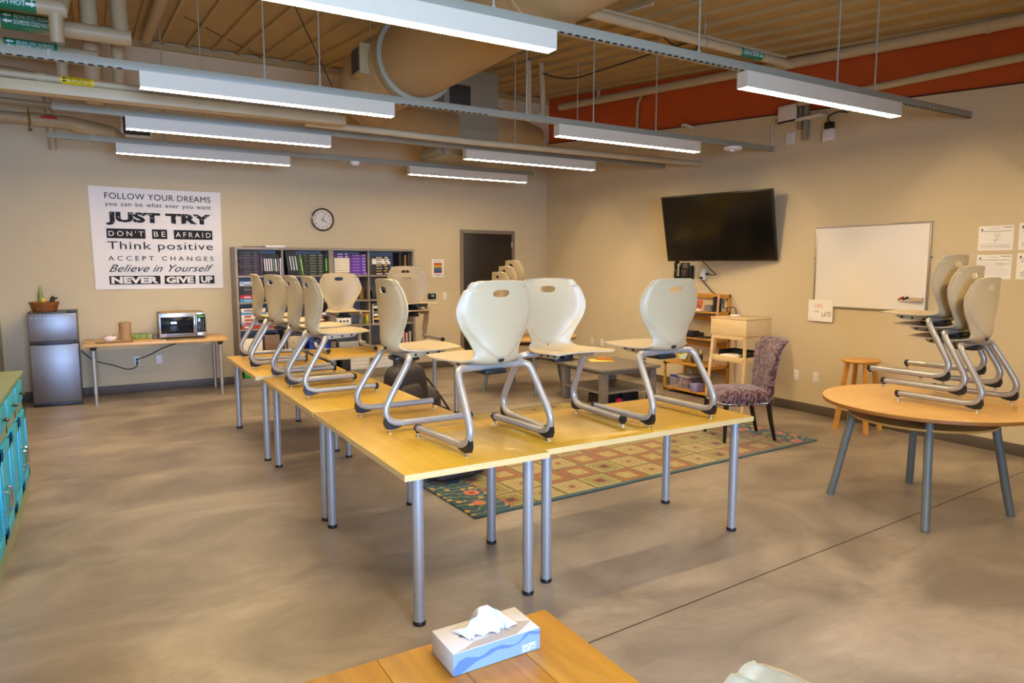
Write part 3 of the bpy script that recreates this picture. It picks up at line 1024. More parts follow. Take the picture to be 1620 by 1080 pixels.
stack(4.38, 7.85, FX, 3, ('lowest beige chair of the stack in front of the dark door', 'middle beige chair of the stack in front of the dark door', 'top beige chair of the stack in front of the dark door'))
chair(1.19, 0.745, PI / 2, 'beige chair on the floor by the pine table, only its top corner showing', 0.0)

# ---------------------------------------------------------------- round tables
RTOP = wood('round_maple_laminate', srgb(196, 148, 70), srgb(206, 160, 82), 0.3, (1.0, 14, 14), coat=0.15)
REDGE = mat('round_edge_band', srgb(150, 96, 40), 0.45)
LEGG = mat('grey_leg_powdercoat', srgb(112, 116, 108), 0.5, 0.2)
def make_round(loc, rz, label, r, legr, shelf_z, shelf_r, off=(0, 0)):
    t = thing('round_table', label, 'table', loc, rz, 'round classroom tables')
    MB().lathe([(0, TZ - 0.028), (r - 0.004, TZ - 0.028), (r, TZ - 0.024), (r, TZ - 0.004)], (off[0], off[1], 0), seg=72).build('edge_band', REDGE, t, smooth=40)
    MB().lathe([(r, TZ - 0.004), (r - 0.003, TZ), (0, TZ)], (off[0], off[1], 0), seg=72).build('tabletop', RTOP, t, smooth=40)
    MB().lathe([(0, shelf_z), (shelf_r - 0.006, shelf_z), (shelf_r, shelf_z + 0.008), (shelf_r, shelf_z + 0.016), (0, shelf_z + 0.02)], seg=56).build('lower_shelf', RTOP, t, smooth=40)
    for k in range(4):
        a = PI / 4 + k * PI / 2
        c, s = math.cos(a), math.sin(a)
        lp = [(0.78 * legr, TZ - 0.03), (0.785 * legr, TZ - 0.12), (0.80 * legr, TZ - 0.2), (0.86 * legr, TZ - 0.36), (0.93 * legr, 0.18), (legr, 0.0)]
        mb = MB()
        mb.tube(catmull([(rr * c, rr * s, zz) for rr, zz in lp], 22), 0.026, 18)
        lg = mb.build('leg', LEGG, t)
        mb = MB()
        mb.tube([(0.79 * legr * c, 0.79 * legr * s, shelf_z + 0.004), (shelf_r * 0.9 * c, shelf_r * 0.9 * s, shelf_z + 0.004)], 0.007, 8)
        mb.build('shelf_bracket', LEGG, lg)
    return t
make_round((4.797, 2.57, 0), -0.19, 'round maple table at the right with a stack of chairs on it', 0.667, 0.545, 0.61, 0.45, (0.037, -0.018))
make_round((4.84, 7.84, 0), 0.51, 'round maple table in front of the dark door, standing behind the white-looking chairs', 0.70, 0.56, 0.63, 0.45)

# ---------------------------------------------------------------- patterned rug
def rug_material():
    m = bpy.data.materials.new('patterned_rug_pile')
    m.use_nodes = True
    nt = m.node_tree
    N, Lk = nt.nodes, nt.links
    b = N['Principled BSDF']
    b.inputs['Roughness'].default_value = 0.95
    b.inputs['Sheen Weight'].default_value = 0.15
    tc = N.new('ShaderNodeTexCoord')
    sp = N.new('ShaderNodeSeparateXYZ')
    Lk.new(tc.outputs['Object'], sp.inputs['Vector'])
    def mt(op, a, bb=None, c=None):
        n = N.new('ShaderNodeMath')
        n.operation = op
        for i, v in enumerate((a, bb, c)):
            if v is None:
                continue
            if isinstance(v, (int, float)):
                n.inputs[i].default_value = v
            else:
                Lk.new(v, n.inputs[i])
        return n.outputs[0]
    S = 0.272
    jn = N.new('ShaderNodeTexNoise')
    jn.inputs['Scale'].default_value = 22
    Lk.new(tc.outputs['Object'], jn.inputs['Vector'])
    j = mt('MULTIPLY', mt('SUBTRACT', jn.outputs['Fac'], 0.5), 0.10)
    u = mt('ADD', mt('DIVIDE', sp.outputs['X'], S), j)
    v = mt('ADD', mt('DIVIDE', sp.outputs['Y'], S), j)
    du = mt('ABSOLUTE', mt('SUBTRACT', mt('FRACT', u), 0.5))
    dv = mt('ABSOLUTE', mt('SUBTRACT', mt('FRACT', v), 0.5))
    d = mt('MULTIPLY', mt('MAXIMUM', du, dv), 2.0)        # 0 centre .. 1 edge of a square
    cell = N.new('ShaderNodeCombineXYZ')
    Lk.new(mt('FLOOR', mt('DIVIDE', sp.outputs['X'], S)), cell.inputs[0])
    Lk.new(mt('FLOOR', mt('DIVIDE', sp.outputs['Y'], S)), cell.inputs[1])
    wn = N.new('ShaderNodeTexWhiteNoise')
    wn.noise_dimensions = '2D'
    Lk.new(cell.outputs[0], wn.inputs['Vector'])
    def ramp(stops):
        r = N.new('ShaderNodeValToRGB')
        r.color_ramp.interpolation = 'CONSTANT'
        e = r.color_ramp.elements
        e[0].position, e[0].color = stops[0]
        e[1].position, e[1].color = stops[1]
        for p, c in stops[2:]:
            x = e.new(p)
            x.color = c
        return r
    gold, rust, cream, olive, brown, teal, ochre = srgb(152, 132, 38), srgb(128, 74, 20), srgb(164, 150, 92), srgb(98, 100, 38), srgb(84, 44, 18), srgb(46, 74, 70), srgb(150, 104, 24)
    ra = ramp([(0.0, brown), (0.22, rust), (0.36, gold), (0.46, olive), (0.54, gold), (0.64, olive), (0.72, cream), (0.80, gold), (0.92, srgb(112, 88, 46))])
    rb = ramp([(0.0, cream), (0.16, gold), (0.34, cream), (0.46, ochre), (0.58, rust), (0.74, ochre), (0.84, rust), (0.93, srgb(112, 88, 46))])
    rc = ramp([(0.0, rust), (0.2, cream), (0.32, ochre), (0.42, cream), (0.54, srgb(150, 120, 74)), (0.66, cream), (0.78, gold), (0.92, srgb(112, 88, 46))])
    for r in (ra, rb, rc):
        Lk.new(d, r.inputs['Fac'])
    def mix(f, c1, c2, typ='MIX'):
        n = N.new('ShaderNodeMixRGB')
        n.blend_type = typ
        for k, vv in (('Fac', f), ('Color1', c1), ('Color2', c2)):
            if isinstance(vv, (int, float)):
                n.inputs[k].default_value = vv
            elif isinstance(vv, tuple):
                n.inputs[k].default_value = vv
            else:
                Lk.new(vv, n.inputs[k])
        return n.outputs[0]
    field = mix(mt('GREATER_THAN', wn.outputs['Value'], 0.36), ra.outputs[0], mix(mt('GREATER_THAN', wn.outputs['Value'], 0.68), rb.outputs[0], rc.outputs[0]))
    # fine woven lines
    wv = N.new('ShaderNodeTexWave')
    wv.inputs['Scale'].default_value = 26
    wv.inputs['Distortion'].default_value = 2.5
    Lk.new(tc.outputs['Object'], wv.inputs['Vector'])
    field = mix(0.28, field, mix(wv.outputs['Fac'], (0.35, 0.3, 0.2, 1), (1.25, 1.2, 1.05, 1)), 'MULTIPLY')
    # flowered teal borders at the two ends
    def flowers(scale, seed, thr, ca, cb):
        vv = N.new('ShaderNodeTexVoronoi')
        vv.inputs['Scale'].default_value = scale
        vv.inputs['Randomness'].default_value = 0.7
        mp = N.new('ShaderNodeMapping')
        mp.inputs['Location'].default_value = (seed, seed * 0.7, 0)
        Lk.new(tc.outputs['Object'], mp.inputs['Vector'])
        Lk.new(mp.outputs[0], vv.inputs['Vector'])
        dd = mt('ADD', vv.outputs['Distance'], mt('MULTIPLY', j, 1.6))
        return mt('LESS_THAN', dd, thr), mt('LESS_THAN', dd, thr * 0.45)
    f1, g1 = flowers(6.0, 3.1, 0.34, None, None)
    f2, g2 = flowers(11.0, 7.7, 0.26, None, None)
    w2 = N.new('ShaderNodeTexWave')
    w2.wave_type = 'RINGS'
    w2.inputs['Scale'].default_value = 4
    w2.inputs['Distortion'].default_value = 14
    Lk.new(tc.outputs['Object'], w2.inputs['Vector'])
    bord = mix(mt('GREATER_THAN', w2.outputs['Fac'], 0.95), teal, srgb(128, 138, 92))
    bord = mix(f2, bord, srgb(196, 150, 56))
    bord = mix(f1, bord, srgb(200, 110, 62))
    bord = mix(g1, bord, srgb(150, 52, 30))
    ax = mt('ABSOLUTE', sp.outputs['X'])
    isb = mt('GREATER_THAN', ax, 1.56)
    line = mt('GREATER_THAN', ax, 1.54)
    c = mix(line, field, srgb(150, 88, 40))
    c = mix(isb, c, bord)
    ay = mt('ABSOLUTE', sp.outputs['Y'])
    c = mix(mt('GREATER_THAN', ay, 1.345), c, srgb(58, 82, 72))
    ns = N.new('ShaderNodeTexNoise')
    ns.inputs['Scale'].default_value = 90
    Lk.new(tc.outputs['Object'], ns.inputs['Vector'])
    c = mix(0.35, c, mix(ns.outputs['Fac'], (0.55, 0.55, 0.55, 1), (1.3, 1.3, 1.3, 1)), 'MULTIPLY')
    Lk.new(c, b.inputs['Base Color'])
    bp = N.new('ShaderNodeBump')
    bp.inputs['Strength'].default_value = 0.5
    bp.inputs['Distance'].default_value = 0.006
    Lk.new(ns.outputs['Fac'], bp.inputs['Height'])
    Lk.new(bp.outputs[0], b.inputs['Normal'])
    return m
RUG = rug_material()
ra_ = math.radians(2.4)
rug = MB()
rug.b2((-1.88, -1.38, 0.0012), (1.88, 1.38, 0.013), 0.004)
rg = tag(rug.build('rug', RUG), 'gold, rust and teal patterned rug with squares and flowered ends on the concrete floor', 'rug')
rg.location = (3.845, 5.345, 0)
rg.rotation_euler = (0, 0, ra_)

# ---------------------------------------------------------------- coffee table and its things
GREYT = wood('grey_painted_wood', srgb(116, 106, 94), srgb(128, 118, 104), 0.45, (1, 10, 10))
def four_leg_box(t, w, d, z0, z1, s, m, ins=0.0):
    for sx in (-1, 1):
        for sy in (-1, 1):
            x, y = sx * (w / 2 - s / 2 - ins), sy * (d / 2 - s / 2 - ins)
            MB().b2((x - s / 2, y - s / 2, z0), (x + s / 2, y + s / 2, z1), 0.003).build('leg', m, t)
ct = thing('coffee_table', 'low square grey coffee table with a lower shelf, on the back edge of the rug', 'coffee table', (5.335, 6.665, 0.014), 0.0)
mb = MB()
mb.box((0, 0, 0.432), (0.90, 0.92, 0.032), 0.008)
mb.build('tabletop', GREYT, ct)
mb = MB()
for sy in (-1, 1):
    mb.box((0, sy * 0.38, 0.395), (0.70, 0.02, 0.042))
    mb.box((sy * 0.37, 0, 0.395), (0.02, 0.72, 0.042))
mb.build('apron', GREYT, ct)
four_leg_box(ct, 0.82, 0.84, 0.0, 0.416, 0.085, GREYT)
MB().box((0, 0, 0.16), (0.80, 0.82, 0.025), 0.003).build('lower_shelf', GREYT, ct)
CTZ = 0.014 + 0.448
mb = MB()
mb.box((0, 0, 0.0006), (0.30, 0.24, 0.0012))
o = tag(mb.build('paper_sheet', mat('yellow_paper', srgb(240, 206, 96), 0.8), smooth=0), 'yellow sheet of paper on the grey coffee table, under a wooden stick', 'paper')
o.location, o.rotation_euler = (5.42, 6.92, CTZ), (0, 0, -0.4)
t = thing('wooden_stick', 'brown wooden block lying on the yellow paper on the coffee table', 'wooden block', (5.46, 6.9, CTZ + 0.0015), -0.95)
mb = MB()
mb.box((0, 0, 0.016), (0.21, 0.045, 0.032), 0.006)
mb.build('block', wood('honey_wood', srgb(176, 104, 30), srgb(200, 128, 44), 0.4), t)
MB().box((0.0, 0.012, 0.035), (0.20, 0.006, 0.006), 0.002).build('metal_strip', CHROME, t)
t = thing('decorative_bowl', 'small grey football shaped dish on the corner of the coffee table', 'dish', (5.68, 6.45, CTZ), 0.3)
MB().lathe([(0, 0), (0.035, 0.0), (0.06, 0.012), (0.078, 0.036), (0.07, 0.06), (0.04, 0.074), (0, 0.078)], sy=0.72).build('body', mat('grey_ceramic', srgb(96, 88, 76), 0.35, var=0.2, scale=30), t)
MB().lathe([(0.0785, 0.032), (0.0795, 0.036), (0.0785, 0.040)], sy=0.72).build('stripe', PAPER, t)
o = tag(MB().box((0, 0, 0.055), (0.30, 0.22, 0.11), 0.006).build('storage_box', mat('dark_brown_box', srgb(44, 26, 18), 0.6)), 'dark brown box on the rug under the left side of the coffee table', 'box')
o.location = (5.18, 6.55, 0.014)
o = tag(MB().box((0, 0, 0.05), (0.26, 0.2, 0.1), 0.006).build('storage_box', mat('black_box', srgb(24, 20, 20), 0.6)), 'black box on the rug under the right side of the coffee table', 'box')
o.location = (5.52, 6.55, 0.014)
o = tag(MB().ball((0, 0, 0.035), (0.05, 0.04, 0.035), 12, 8).build('beanbag', mat('pink_cloth', srgb(214, 40, 66), 0.8)), 'small bright pink bean bag on the rug in front of the coffee table boxes', 'bean bag')
o.location = (5.26, 6.36, 0.014)

# ---------------------------------------------------------------- upholstered chair
def damask():
    m = bpy.data.materials.new('damask_fabric')
    m.use_nodes = True
    nt = m.node_tree
    N, Lk = nt.nodes, nt.links
    b = N['Principled BSDF']
    b.inputs['Roughness'].default_value = 0.8
    b.inputs['Sheen Weight'].default_value = 0.3
    tc = N.new('ShaderNodeTexCoord')
    mp = N.new('ShaderNodeMapping')
    mp.inputs['Scale'].default_value = (1.0, 0.8, 0.62)
    Lk.new(tc.outputs['Object'], mp.inputs['Vector'])
    n = N.new('ShaderNodeTexNoise')
    n.inputs['Scale'].default_value = 15
    n.inputs['Detail'].default_value = 2.2
    n.inputs['Distortion'].default_value = 2.6
    Lk.new(mp.outputs[0], n.inputs['Vector'])
    r = N.new('ShaderNodeValToRGB')
    e = r.color_ramp.elements
    e[0].position, e[1].position = 0.47, 0.515
    e[0].color, e[1].color = srgb(52, 22, 26), srgb(122, 88, 88)
    Lk.new(n.outputs['Fac'], r.inputs['Fac'])
    Lk.new(r.outputs[0], b.inputs['Base Color'])
    return m
DAM = damask()
EBONY = mat('ebony_leg', srgb(20, 14, 14), 0.35)
uc = thing('upholstered_chair', 'plum damask upholstered chair with nailhead trim and black legs, on the rug', 'chair', (5.215, 4.515, 0.0136), math.radians(66))
def cushion(fn_w, y0, y1, z0, z1, puff):
    def f(u, v):
        a = 2 * PI * u
        # rounded rectangle outline, shrinking at top
        c, s = math.cos(a), math.sin(a)
        sc_ = lambda q: math.copysign(abs(q) ** 0.42, q)
        X, Y = sc_(c), sc_(s)
        yy = (y0 + y1) / 2 + Y * (y1 - y0) / 2
        w = fn_w((yy - y0) / (y1 - y0))
        t_ = v
        if t_ < 0.5:
            k, z = 1.0, z0 + (z1 - z0) * (t_ / 0.5)
        else:
            q = (t_ - 0.5) / 0.5
            k = math.cos(q * PI / 2) ** 0.5 if q < 1 else 0.0
            z = z1 + puff * math.sin(q * PI / 2)
        return Vector((X * w * k, (y0 + y1) / 2 + (yy - (y0 + y1) / 2) * k, z))
    return f
mb = MB()
mb.grid(cushion(lambda t_: 0.205 + 0.05 * t_, -0.25, 0.26, 0.345, 0.43, 0.065), 56, 22, closed_u=True)
seat = mb.build('seat', DAM, uc, smooth=60)
# nailheads round the lower edge of the seat
mb = MB()
F_ = cushion(lambda t_: 0.205 + 0.05 * t_, -0.25, 0.26, 0.345, 0.43, 0.065)
for k in range(76):
    p = F_(k / 76, 0.05)
    if p.y < -0.2:
        continue
    mb.ball((p.x * 1.004, 0.005 + (p.y - 0.005) * 1.004, 0.362), 0.0075, 8, 5)
mb.build('nailhead_trim', CHROME, uc)
# back: slightly curved slab flaring to the top, leaning backwards
def back_fn(u, v):
    a = 2 * PI * u
    c, s = math.cos(a), math.sin(a)
    X = math.copysign(abs(c) ** 0.35, c)
    T = math.copysign(abs(s) ** 0.7, s)
    z = 0.36 + 0.60 * v
    w = 0.185 + 0.062 * v ** 1.4
    th = 0.045 - 0.012 * v
    lean = -0.235 - 0.02 * v - 0.075 * v * v
    wing = 0.035 * abs(X) ** 2 * v
    roll = -0.04 * max(0, v - 0.86) / 0.14
    top = -0.012 * abs(X) ** 2 if v > 0.5 else 0
    return Vector((X * w, lean + T * th + wing + roll, z + top * v))
mb = MB()
mb.grid(back_fn, 48, 22, closed_u=True)
V = mb.last
mb.bm.faces.new([V[i][-1] for i in range(48)])
mb.bm.faces.new([V[i][0] for i in reversed(range(48))])
mb.build('backrest', DAM, uc, smooth=50)
for sx in (-1, 1):
    MB().tube([(sx * 0.225, 0.225, 0.36), (sx * 0.228, 0.228, 0.2), (sx * 0.23, 0.232, 0.0)], [0.027, 0.022, 0.016], 4).build('leg', EBONY, uc, smooth=20)
    MB().tube(catmull([(sx * 0.185, -0.21, 0.36), (sx * 0.186, -0.235, 0.2), (sx * 0.188, -0.285, 0.0)], 8), [0.027, 0.026, 0.025, 0.024, 0.022, 0.02, 0.018, 0.017], 4).build('leg', EBONY, uc, smooth=20)

# ---------------------------------------------------------------- pale lift-top desk
PALE = wood('pale_birch', srgb(216, 184, 130), srgb(226, 196, 144), 0.45, (14, 1.2, 14))
ds = thing('standing_desk', 'pale birch lift-top standing desk on splayed legs, between the bookshelf and the plum chair', 'desk', (6.11, 5.48, 0), 0)
mb = MB()
mb.b2((0.0, -0.26, 0.870), (0.42, 0.26, 1.052), 0.003)
mb.build('box', PALE, ds)
MB().b2((-0.004, -0.264, 1.055), (0.426, 0.264, 1.072), 0.003).build('lid', PALE, ds)
mb = MB()
mb.b2((0.005, -0.24, 0.825), (0.025, 0.24, 0.870))
mb.b2((0.39, -0.24, 0.825), (0.41, 0.24, 0.870))
mb.b2((0.02, -0.242, 0.825), (0.4, -0.222, 0.870))
mb.b2((0.02, 0.222, 0.825), (0.4, 0.242, 0.870))
mb.build('apron', PALE, ds)
for sx, xa, xb in ((0, 0.02, -0.035), (1, 0.395, 0.44)):
    for sy in (-1, 1):
        lg = MB().tube([(xa, sy * 0.232, 0.868), (xb, sy * 0.275, 0.0)], [0.021, 0.015], 14).build('leg', PALE, ds)
        if sx == 0:
            mb = MB()
            for z in (0.846, 0.60):
                k = (0.868 - z) / 0.868
                mb.cyl((xa + (xb - xa) * k - 0.0215, sy * (0.232 + 0.043 * k), z), (xa + (xb - xa) * k - 0.016, sy * (0.232 + 0.043 * k), z), 0.006, seg=10)
            mb.build('bolt', BLACK, lg)
mb = MB()
mb.b2((0.0, -0.245, 0.565), (0.018, 0.245, 0.632), 0.002)
mb.b2((0.41, -0.245, 0.565), (0.428, 0.245, 0.632), 0.002)
mb.b2((0.0, -0.25, 0.565), (0.42, -0.236, 0.632), 0.002)
mb.b2((0.0, 0.236, 0.565), (0.42, 0.25, 0.632), 0.002)
mb.build('shelf_rail', PALE, ds)
MB().b2((0.01, -0.24, 0.585), (0.415, 0.24, 0.598)).build('shelf', PALE, ds)
t = thing('paper_tray', 'black desk tray holding white paper, on the shelf of the pale standing desk', 'tray', (6.30, 5.47, 0.5985))
mb = MB()
mb.b2((-0.13, -0.19, 0.0), (0.13, 0.19, 0.008))
mb.b2((-0.13, 0.18, 0.0), (0.13, 0.19, 0.09))
mb.b2((0.12, -0.19, 0.0), (0.13, 0.19, 0.09))
mb.b2((-0.13, -0.19, 0.0), (0.13, -0.18, 0.06))
mb.b2((-0.13, -0.19, 0.055), (-0.02, -0.10, 0.065))
mb.b2((0.02, -0.18, 0.06), (0.13, 0.18, 0.066))
mb.build('tray_frame', BLACK, t, smooth=0)
MB().b2((-0.16, -0.12, 0.009), (0.1, 0.14, 0.042), 0.002).build('paper_stack', PAPER, t)
o = tag(MB().box((0, 0, 0.009), (0.05, 0.11, 0.018), 0.004).build('whiteboard_eraser', PAPER), 'small white eraser lying on the lid of the pale standing desk', 'eraser')
o.location = (6.36, 5.60, 1.0725)

# ---------------------------------------------------------------- ladder bookshelf
YW = wood('yellow_varnished_wood', srgb(186, 128, 42), srgb(204, 146, 56), 0.42, (12, 1.2, 12))
bs = thing('ladder_bookshelf', 'yellow varnished ladder bookshelf with stepped shelves against the right wall', 'bookshelf', (6.41, 6.45, 0))
W2 = 0.37
for sy in (-1, 1):
    y0, y1 = sy * W2 - 0.011, sy * W2 + 0.011
    mb = MB()
    mb.b2((0.36, y0, 0), (0.398, y1, 1.30), 0.002)
    mb.b2((0.0, y0, 0), (0.038, y1, 0.405), 0.002)
    mb.tube([(0.135, sy * W2, 0.40), (0.185, sy * W2, 1.30)], 0.019, 4)
    for z, xa in ((0.04, 0.0), (0.38, 0.0), (0.72, 0.15), (1.06, 0.165), (1.275, 0.18)):
        mb.b2((xa, y0, z - 0.02), (0.39, y1, z + 0.02), 0.002)
    mb.build('side_frame', YW, bs, smooth=20)
for z, xa in ((0.05, 0.0), (0.395, 0.0), (0.725, 0.14), (1.07, 0.16)):
    sh = MB().b2((xa, -W2, z - 0.009), (0.385, W2, z + 0.009), 0.002).build('shelf', YW, bs)
    MB().b2((0.372, -W2, z - 0.12 if z > 0.1 else z), (0.386, W2, z - 0.06 if z > 0.1 else z + 0.05), 0.002).build('back_rail', YW, sh)
MB().b2((0.372, -W2, 1.24), (0.39, W2, 1.30), 0.002).build('top_rail', YW, bs)
def at_shelf(o, x, y, z, rz=0):
    o.location, o.rotation_euler = (x, y, z), (0, 0, rz)
    return o
t = thing('storage_bin', 'clear plastic bin with a blue clip on the ladder bookshelf bottom shelf', 'bin', (6.62, 6.60, 0.0595))
CLEAR = mat('clear_plastic', srgb(214, 214, 220), 0.25, alpha=0.12)
mb = MB()
for a, b in (((-0.15, -0.17, 0), (0.15, 0.17, 0.004)), ((-0.15, -0.17, 0), (-0.147, 0.17, 0.15)), ((0.147, -0.17, 0), (0.15, 0.17, 0.15)), ((-0.15, -0.17, 0), (0.15, -0.167, 0.15)), ((-0.15, 0.167, 0), (0.15, 0.17, 0.15))):
    mb.b2(a, b)
mb.build('tub', CLEAR, t, smooth=0)
mb = MB()
mb.b2((-0.155, -0.175, 0.15), (0.155, 0.175, 0.16), 0.003)
mb.build('lid', mat('translucent_lid', srgb(196, 190, 182), 0.3, alpha=0.8), t)
MB().b2((-0.16, 0.03, 0.135), (-0.15, 0.15, 0.165), 0.003).build('lid_clip', mat('blue_clip', srgb(46, 40, 160), 0.4), t)
random.seed(5)
cols = [mat('toy_%d' % i, c, 0.5) for i, c in enumerate((srgb(160, 40, 40), srgb(40, 60, 110), srgb(190, 160, 150), srgb(60, 60, 64), srgb(190, 120, 120)))]
mbs = [MB() for _ in cols]
for k in range(60):
    mbs[k % 5].box((random.uniform(-0.12, 0.12), random.uniform(-0.14, 0.14), random.uniform(0.02, 0.13)), (0.05, 0.03, 0.02), 0.003, (random.random() * 3, random.random() * 3, 0))
big = MB()
for mb_ in mbs:
    me_ = bpy.data.meshes.new('tmp'); mb_.bm.to_mesh(me_); mb_.bm.free(); 
    mi_ = mbs.index(mb_)
    n0 = len(big.bm.faces)
    big.bm.from_mesh(me_)
    big.bm.faces.ensure_lookup_table()
    for f in big.bm.faces[n0:]:
        f.material_index = mi_
    bpy.data.meshes.remove(me_)
o = big.build('toy_pieces', cols, t, smooth=0)
o['kind'] = 'stuff'
o = tag(MB().b2((-0.07, -0.06, 0), (0.07, 0.06, 0.10), 0.004).build('card_box', mat('lilac_card', srgb(150, 140, 196), 0.6, var=0.15, scale=14)), 'lilac card box on the bottom of the ladder bookshelf, right of the clear bin', 'box')
at_shelf(o, 6.50, 6.30, 0.0595)
o = tag(MB().b2((-0.1, -0.09, 0), (0.1, 0.09, 0.03), 0.002).build('magazine_pile', mat('magazine_red', srgb(150, 90, 70), 0.6, var=0.2, scale=20)), 'low pile of magazines between the clear bin and the lilac box', 'magazines')
at_shelf(o, 6.65, 6.34, 0.0595)
# faceted ball
t = thing('faceted_ball', 'faceted yellow, black and white toy ball on the second shelf of the ladder bookshelf', 'toy ball', (6.53, 6.60, 0.4045))
bmx = bmesh.new()
bmesh.ops.create_icosphere(bmx, subdivisions=1, radius=0.075)
for v in bmx.verts:
    v.co.z += 0.076
for i, f in enumerate(bmx.faces):
    f.material_index = (0, 1, 0, 2)[(i * 7) % 4]
mb = MB(); mb.bm.free(); mb.bm = bmx
mb.build('ball', [mat('ball_yellow', srgb(216, 196, 50), 0.5), mat('ball_white', srgb(214, 222, 204), 0.5), BLACK], t, smooth=0)
o = tag(MB().b2((-0.05, -0.06, 0), (0.05, 0.06, 0.10), 0.02).build('small_speaker', mat('speaker_cloth', srgb(50, 52, 34), 0.8)), 'dark rounded speaker beside the faceted ball on the ladder bookshelf', 'speaker')
at_shelf(o, 6.60, 6.44, 0.4045)
t = thing('spray_bottle', 'slim dark bottle with a green label and white nozzle on the ladder bookshelf', 'bottle', (6.50, 6.26, 0.4045))
MB().lathe([(0, 0), (0.026, 0), (0.028, 0.006), (0.028, 0.11), (0.02, 0.135), (0.011, 0.145), (0, 0.146)], seg=20).build('body', mat('dark_bottle', srgb(40, 40, 36), 0.3), t)
MB().lathe([(0.0285, 0.01), (0.0287, 0.012), (0.0287, 0.07), (0.0285, 0.072)], seg=20).build('bottle_label', mat('green_label', srgb(96, 120, 40), 0.5), t)
MB().lathe([(0.011, 0.144), (0.012, 0.146), (0.009, 0.165), (0.004, 0.19), (0, 0.192)], seg=14).build('nozzle', WHITEP, t)
t = thing('video_player', 'flat black electronic box with papers on the third shelf of the ladder bookshelf', 'player', (6.66, 6.62, 0.7345))
MB().b2((-0.10, -0.16, 0), (0.10, 0.16, 0.055), 0.006).build('case', BLACK, t)
MB().b2((-0.09, -0.12, 0.056), (0.06, 0.12, 0.075), 0.006).build('upper_case', DARK, t)
o = tag(MB().b2((-0.07, -0.08, 0), (0.07, 0.08, 0.02), 0.003).build('notebook', mat('notebook_dark', srgb(52, 46, 44), 0.6)), 'dark notebook right of the black electronic box on the ladder bookshelf', 'notebook')
at_shelf(o, 6.64, 6.32, 0.7345)
t = thing('photo_card', 'small colourful picture card on a white box, on the ladder bookshelf top shelf', 'card', (6.66, 6.47, 1.0795))
MB().b2((-0.04, -0.07, 0), (0.03, 0.07, 0.022), 0.002).build('white_box', PAPER, t)
M_ = Matrix.Translation((0.0, 0, 0.023)) @ Euler((0, 0.22, 0)).to_matrix().to_4x4()
MB().b2((-0.004, -0.05, 0), (0.0, 0.05, 0.12), 0, M=M_).build('card', mat('picture_print', srgb(190, 90, 56), 0.5, var=0.8, scale=24), t, smooth=0)
o = tag(MB().lathe([(0, 0), (0.045, 0), (0.048, 0.003), (0.052, 0.08), (0.048, 0.08), (0.044, 0.01), (0, 0.01)], seg=24).build('desk_cup', mat('grey_cup', srgb(128, 118, 106), 0.5)), 'grey cup on the top shelf of the ladder bookshelf, right of the picture card', 'cup')
at_shelf(o, 6.64, 6.28, 1.0795)
for yv, cc, hh, lab in ((6.75, srgb(60, 72, 58), 0.17, 'dark green upright book at the left end of the top shelf of the ladder bookshelf'), (6.18, srgb(34, 30, 30), 0.19, 'black upright book at the right end of the top shelf of the ladder bookshelf')):
    o = tag(MB().b2((-0.06, -0.016, 0), (0.06, 0.016, hh), 0.002).build('book', mat('book_cover_%d' % int(yv * 100), cc, 0.5)), lab, 'book')
    at_shelf(o, 6.68, yv, 1.0795)

# ---------------------------------------------------------------- stool
SW = wood('stool_wood', srgb(206, 140, 50), srgb(220, 158, 66), 0.35, (2, 14, 14), coat=0.3)
st = thing('wooden_stool', 'round honey coloured wooden stool against the right wall, partly behind the near round table', 'stool', (6.53, 4.13, 0), 0.14)
MB().lathe([(0, 0.69), (0.165, 0.69), (0.178, 0.70), (0.18, 0.712), (0.174, 0.722), (0, 0.725)], seg=40).build('seat', SW, st, smooth=40)
for k in range(4):
    a = PI / 4 + k * PI / 2
    c, s = math.cos(a), math.sin(a)
    R0 = Matrix.Rotation(a, 4, 'Z')
    lg = MB().tube([(0.125 * c, 0.125 * s, 0.695), (0.215 * c, 0.215 * s, 0.0)], [0.026, 0.029], 4).build('leg', SW, st, smooth=20)
for z, r in ((0.22, 0.188), (0.33, 0.172)):
    for k in range(4):
        a, b = PI / 4 + k * PI / 2, PI / 4 + (k + 1) * PI / 2
        zz = z + (0.05 if k % 2 else 0)
        MB().tube([(r * math.cos(a), r * math.sin(a), zz), (r * math.cos(b), r * math.sin(b), zz)], 0.011, 10).build('rung', SW, st)

# ---------------------------------------------------------------- bags on the floor
BPK = mat('black_nylon', srgb(40, 34, 31), 0.6, var=0.12, scale=14, bump=0.2, bscale=40)
BPD = mat('black_nylon_pocket', srgb(56, 47, 42), 0.6, var=0.1, scale=14, bump=0.15, bscale=40)
def soft(c, s, n=0.55, M=None, wob=0.0, seed=1):
    rnd = random.Random(seed)
    ph = [rnd.uniform(0, 6) for _ in range(4)]
    def f(u, v):
        a, b = 2 * PI * u, PI * (v - 0.5)
        q = lambda x, e: math.copysign(abs(x) ** e, x)
        ca, sa, cb, sb = math.cos(a), math.sin(a), math.cos(b), math.sin(b)
        w = 1 + wob * (math.sin(3 * a + ph[0]) * math.cos(2 * b + ph[1]) + 0.6 * math.sin(5 * a + 3 * b + ph[2]))
        return Vector((c[0] + s[0] * q(ca, n) * q(cb, n) * w, c[1] + s[1] * q(sa, n) * q(cb, n) * w, c[2] + s[2] * q(sb, n)))
    return f
bp_ = thing('backpack', 'large dark grey backpack leaning behind the left tables, handle up, beside the crosswise table', 'backpack', (2.56, 6.30, 0.0135), 0.25)
T = Matrix.Translation((0, 0, 0)) @ Euler((0, -0.10, 0)).to_matrix().to_4x4()
mb = MB()
mb.grid(soft((0, 0, 0.345), (0.20, 0.15, 0.345), 0.5, None, 0.03, 3), 40, 24, closed_u=True, M=T)
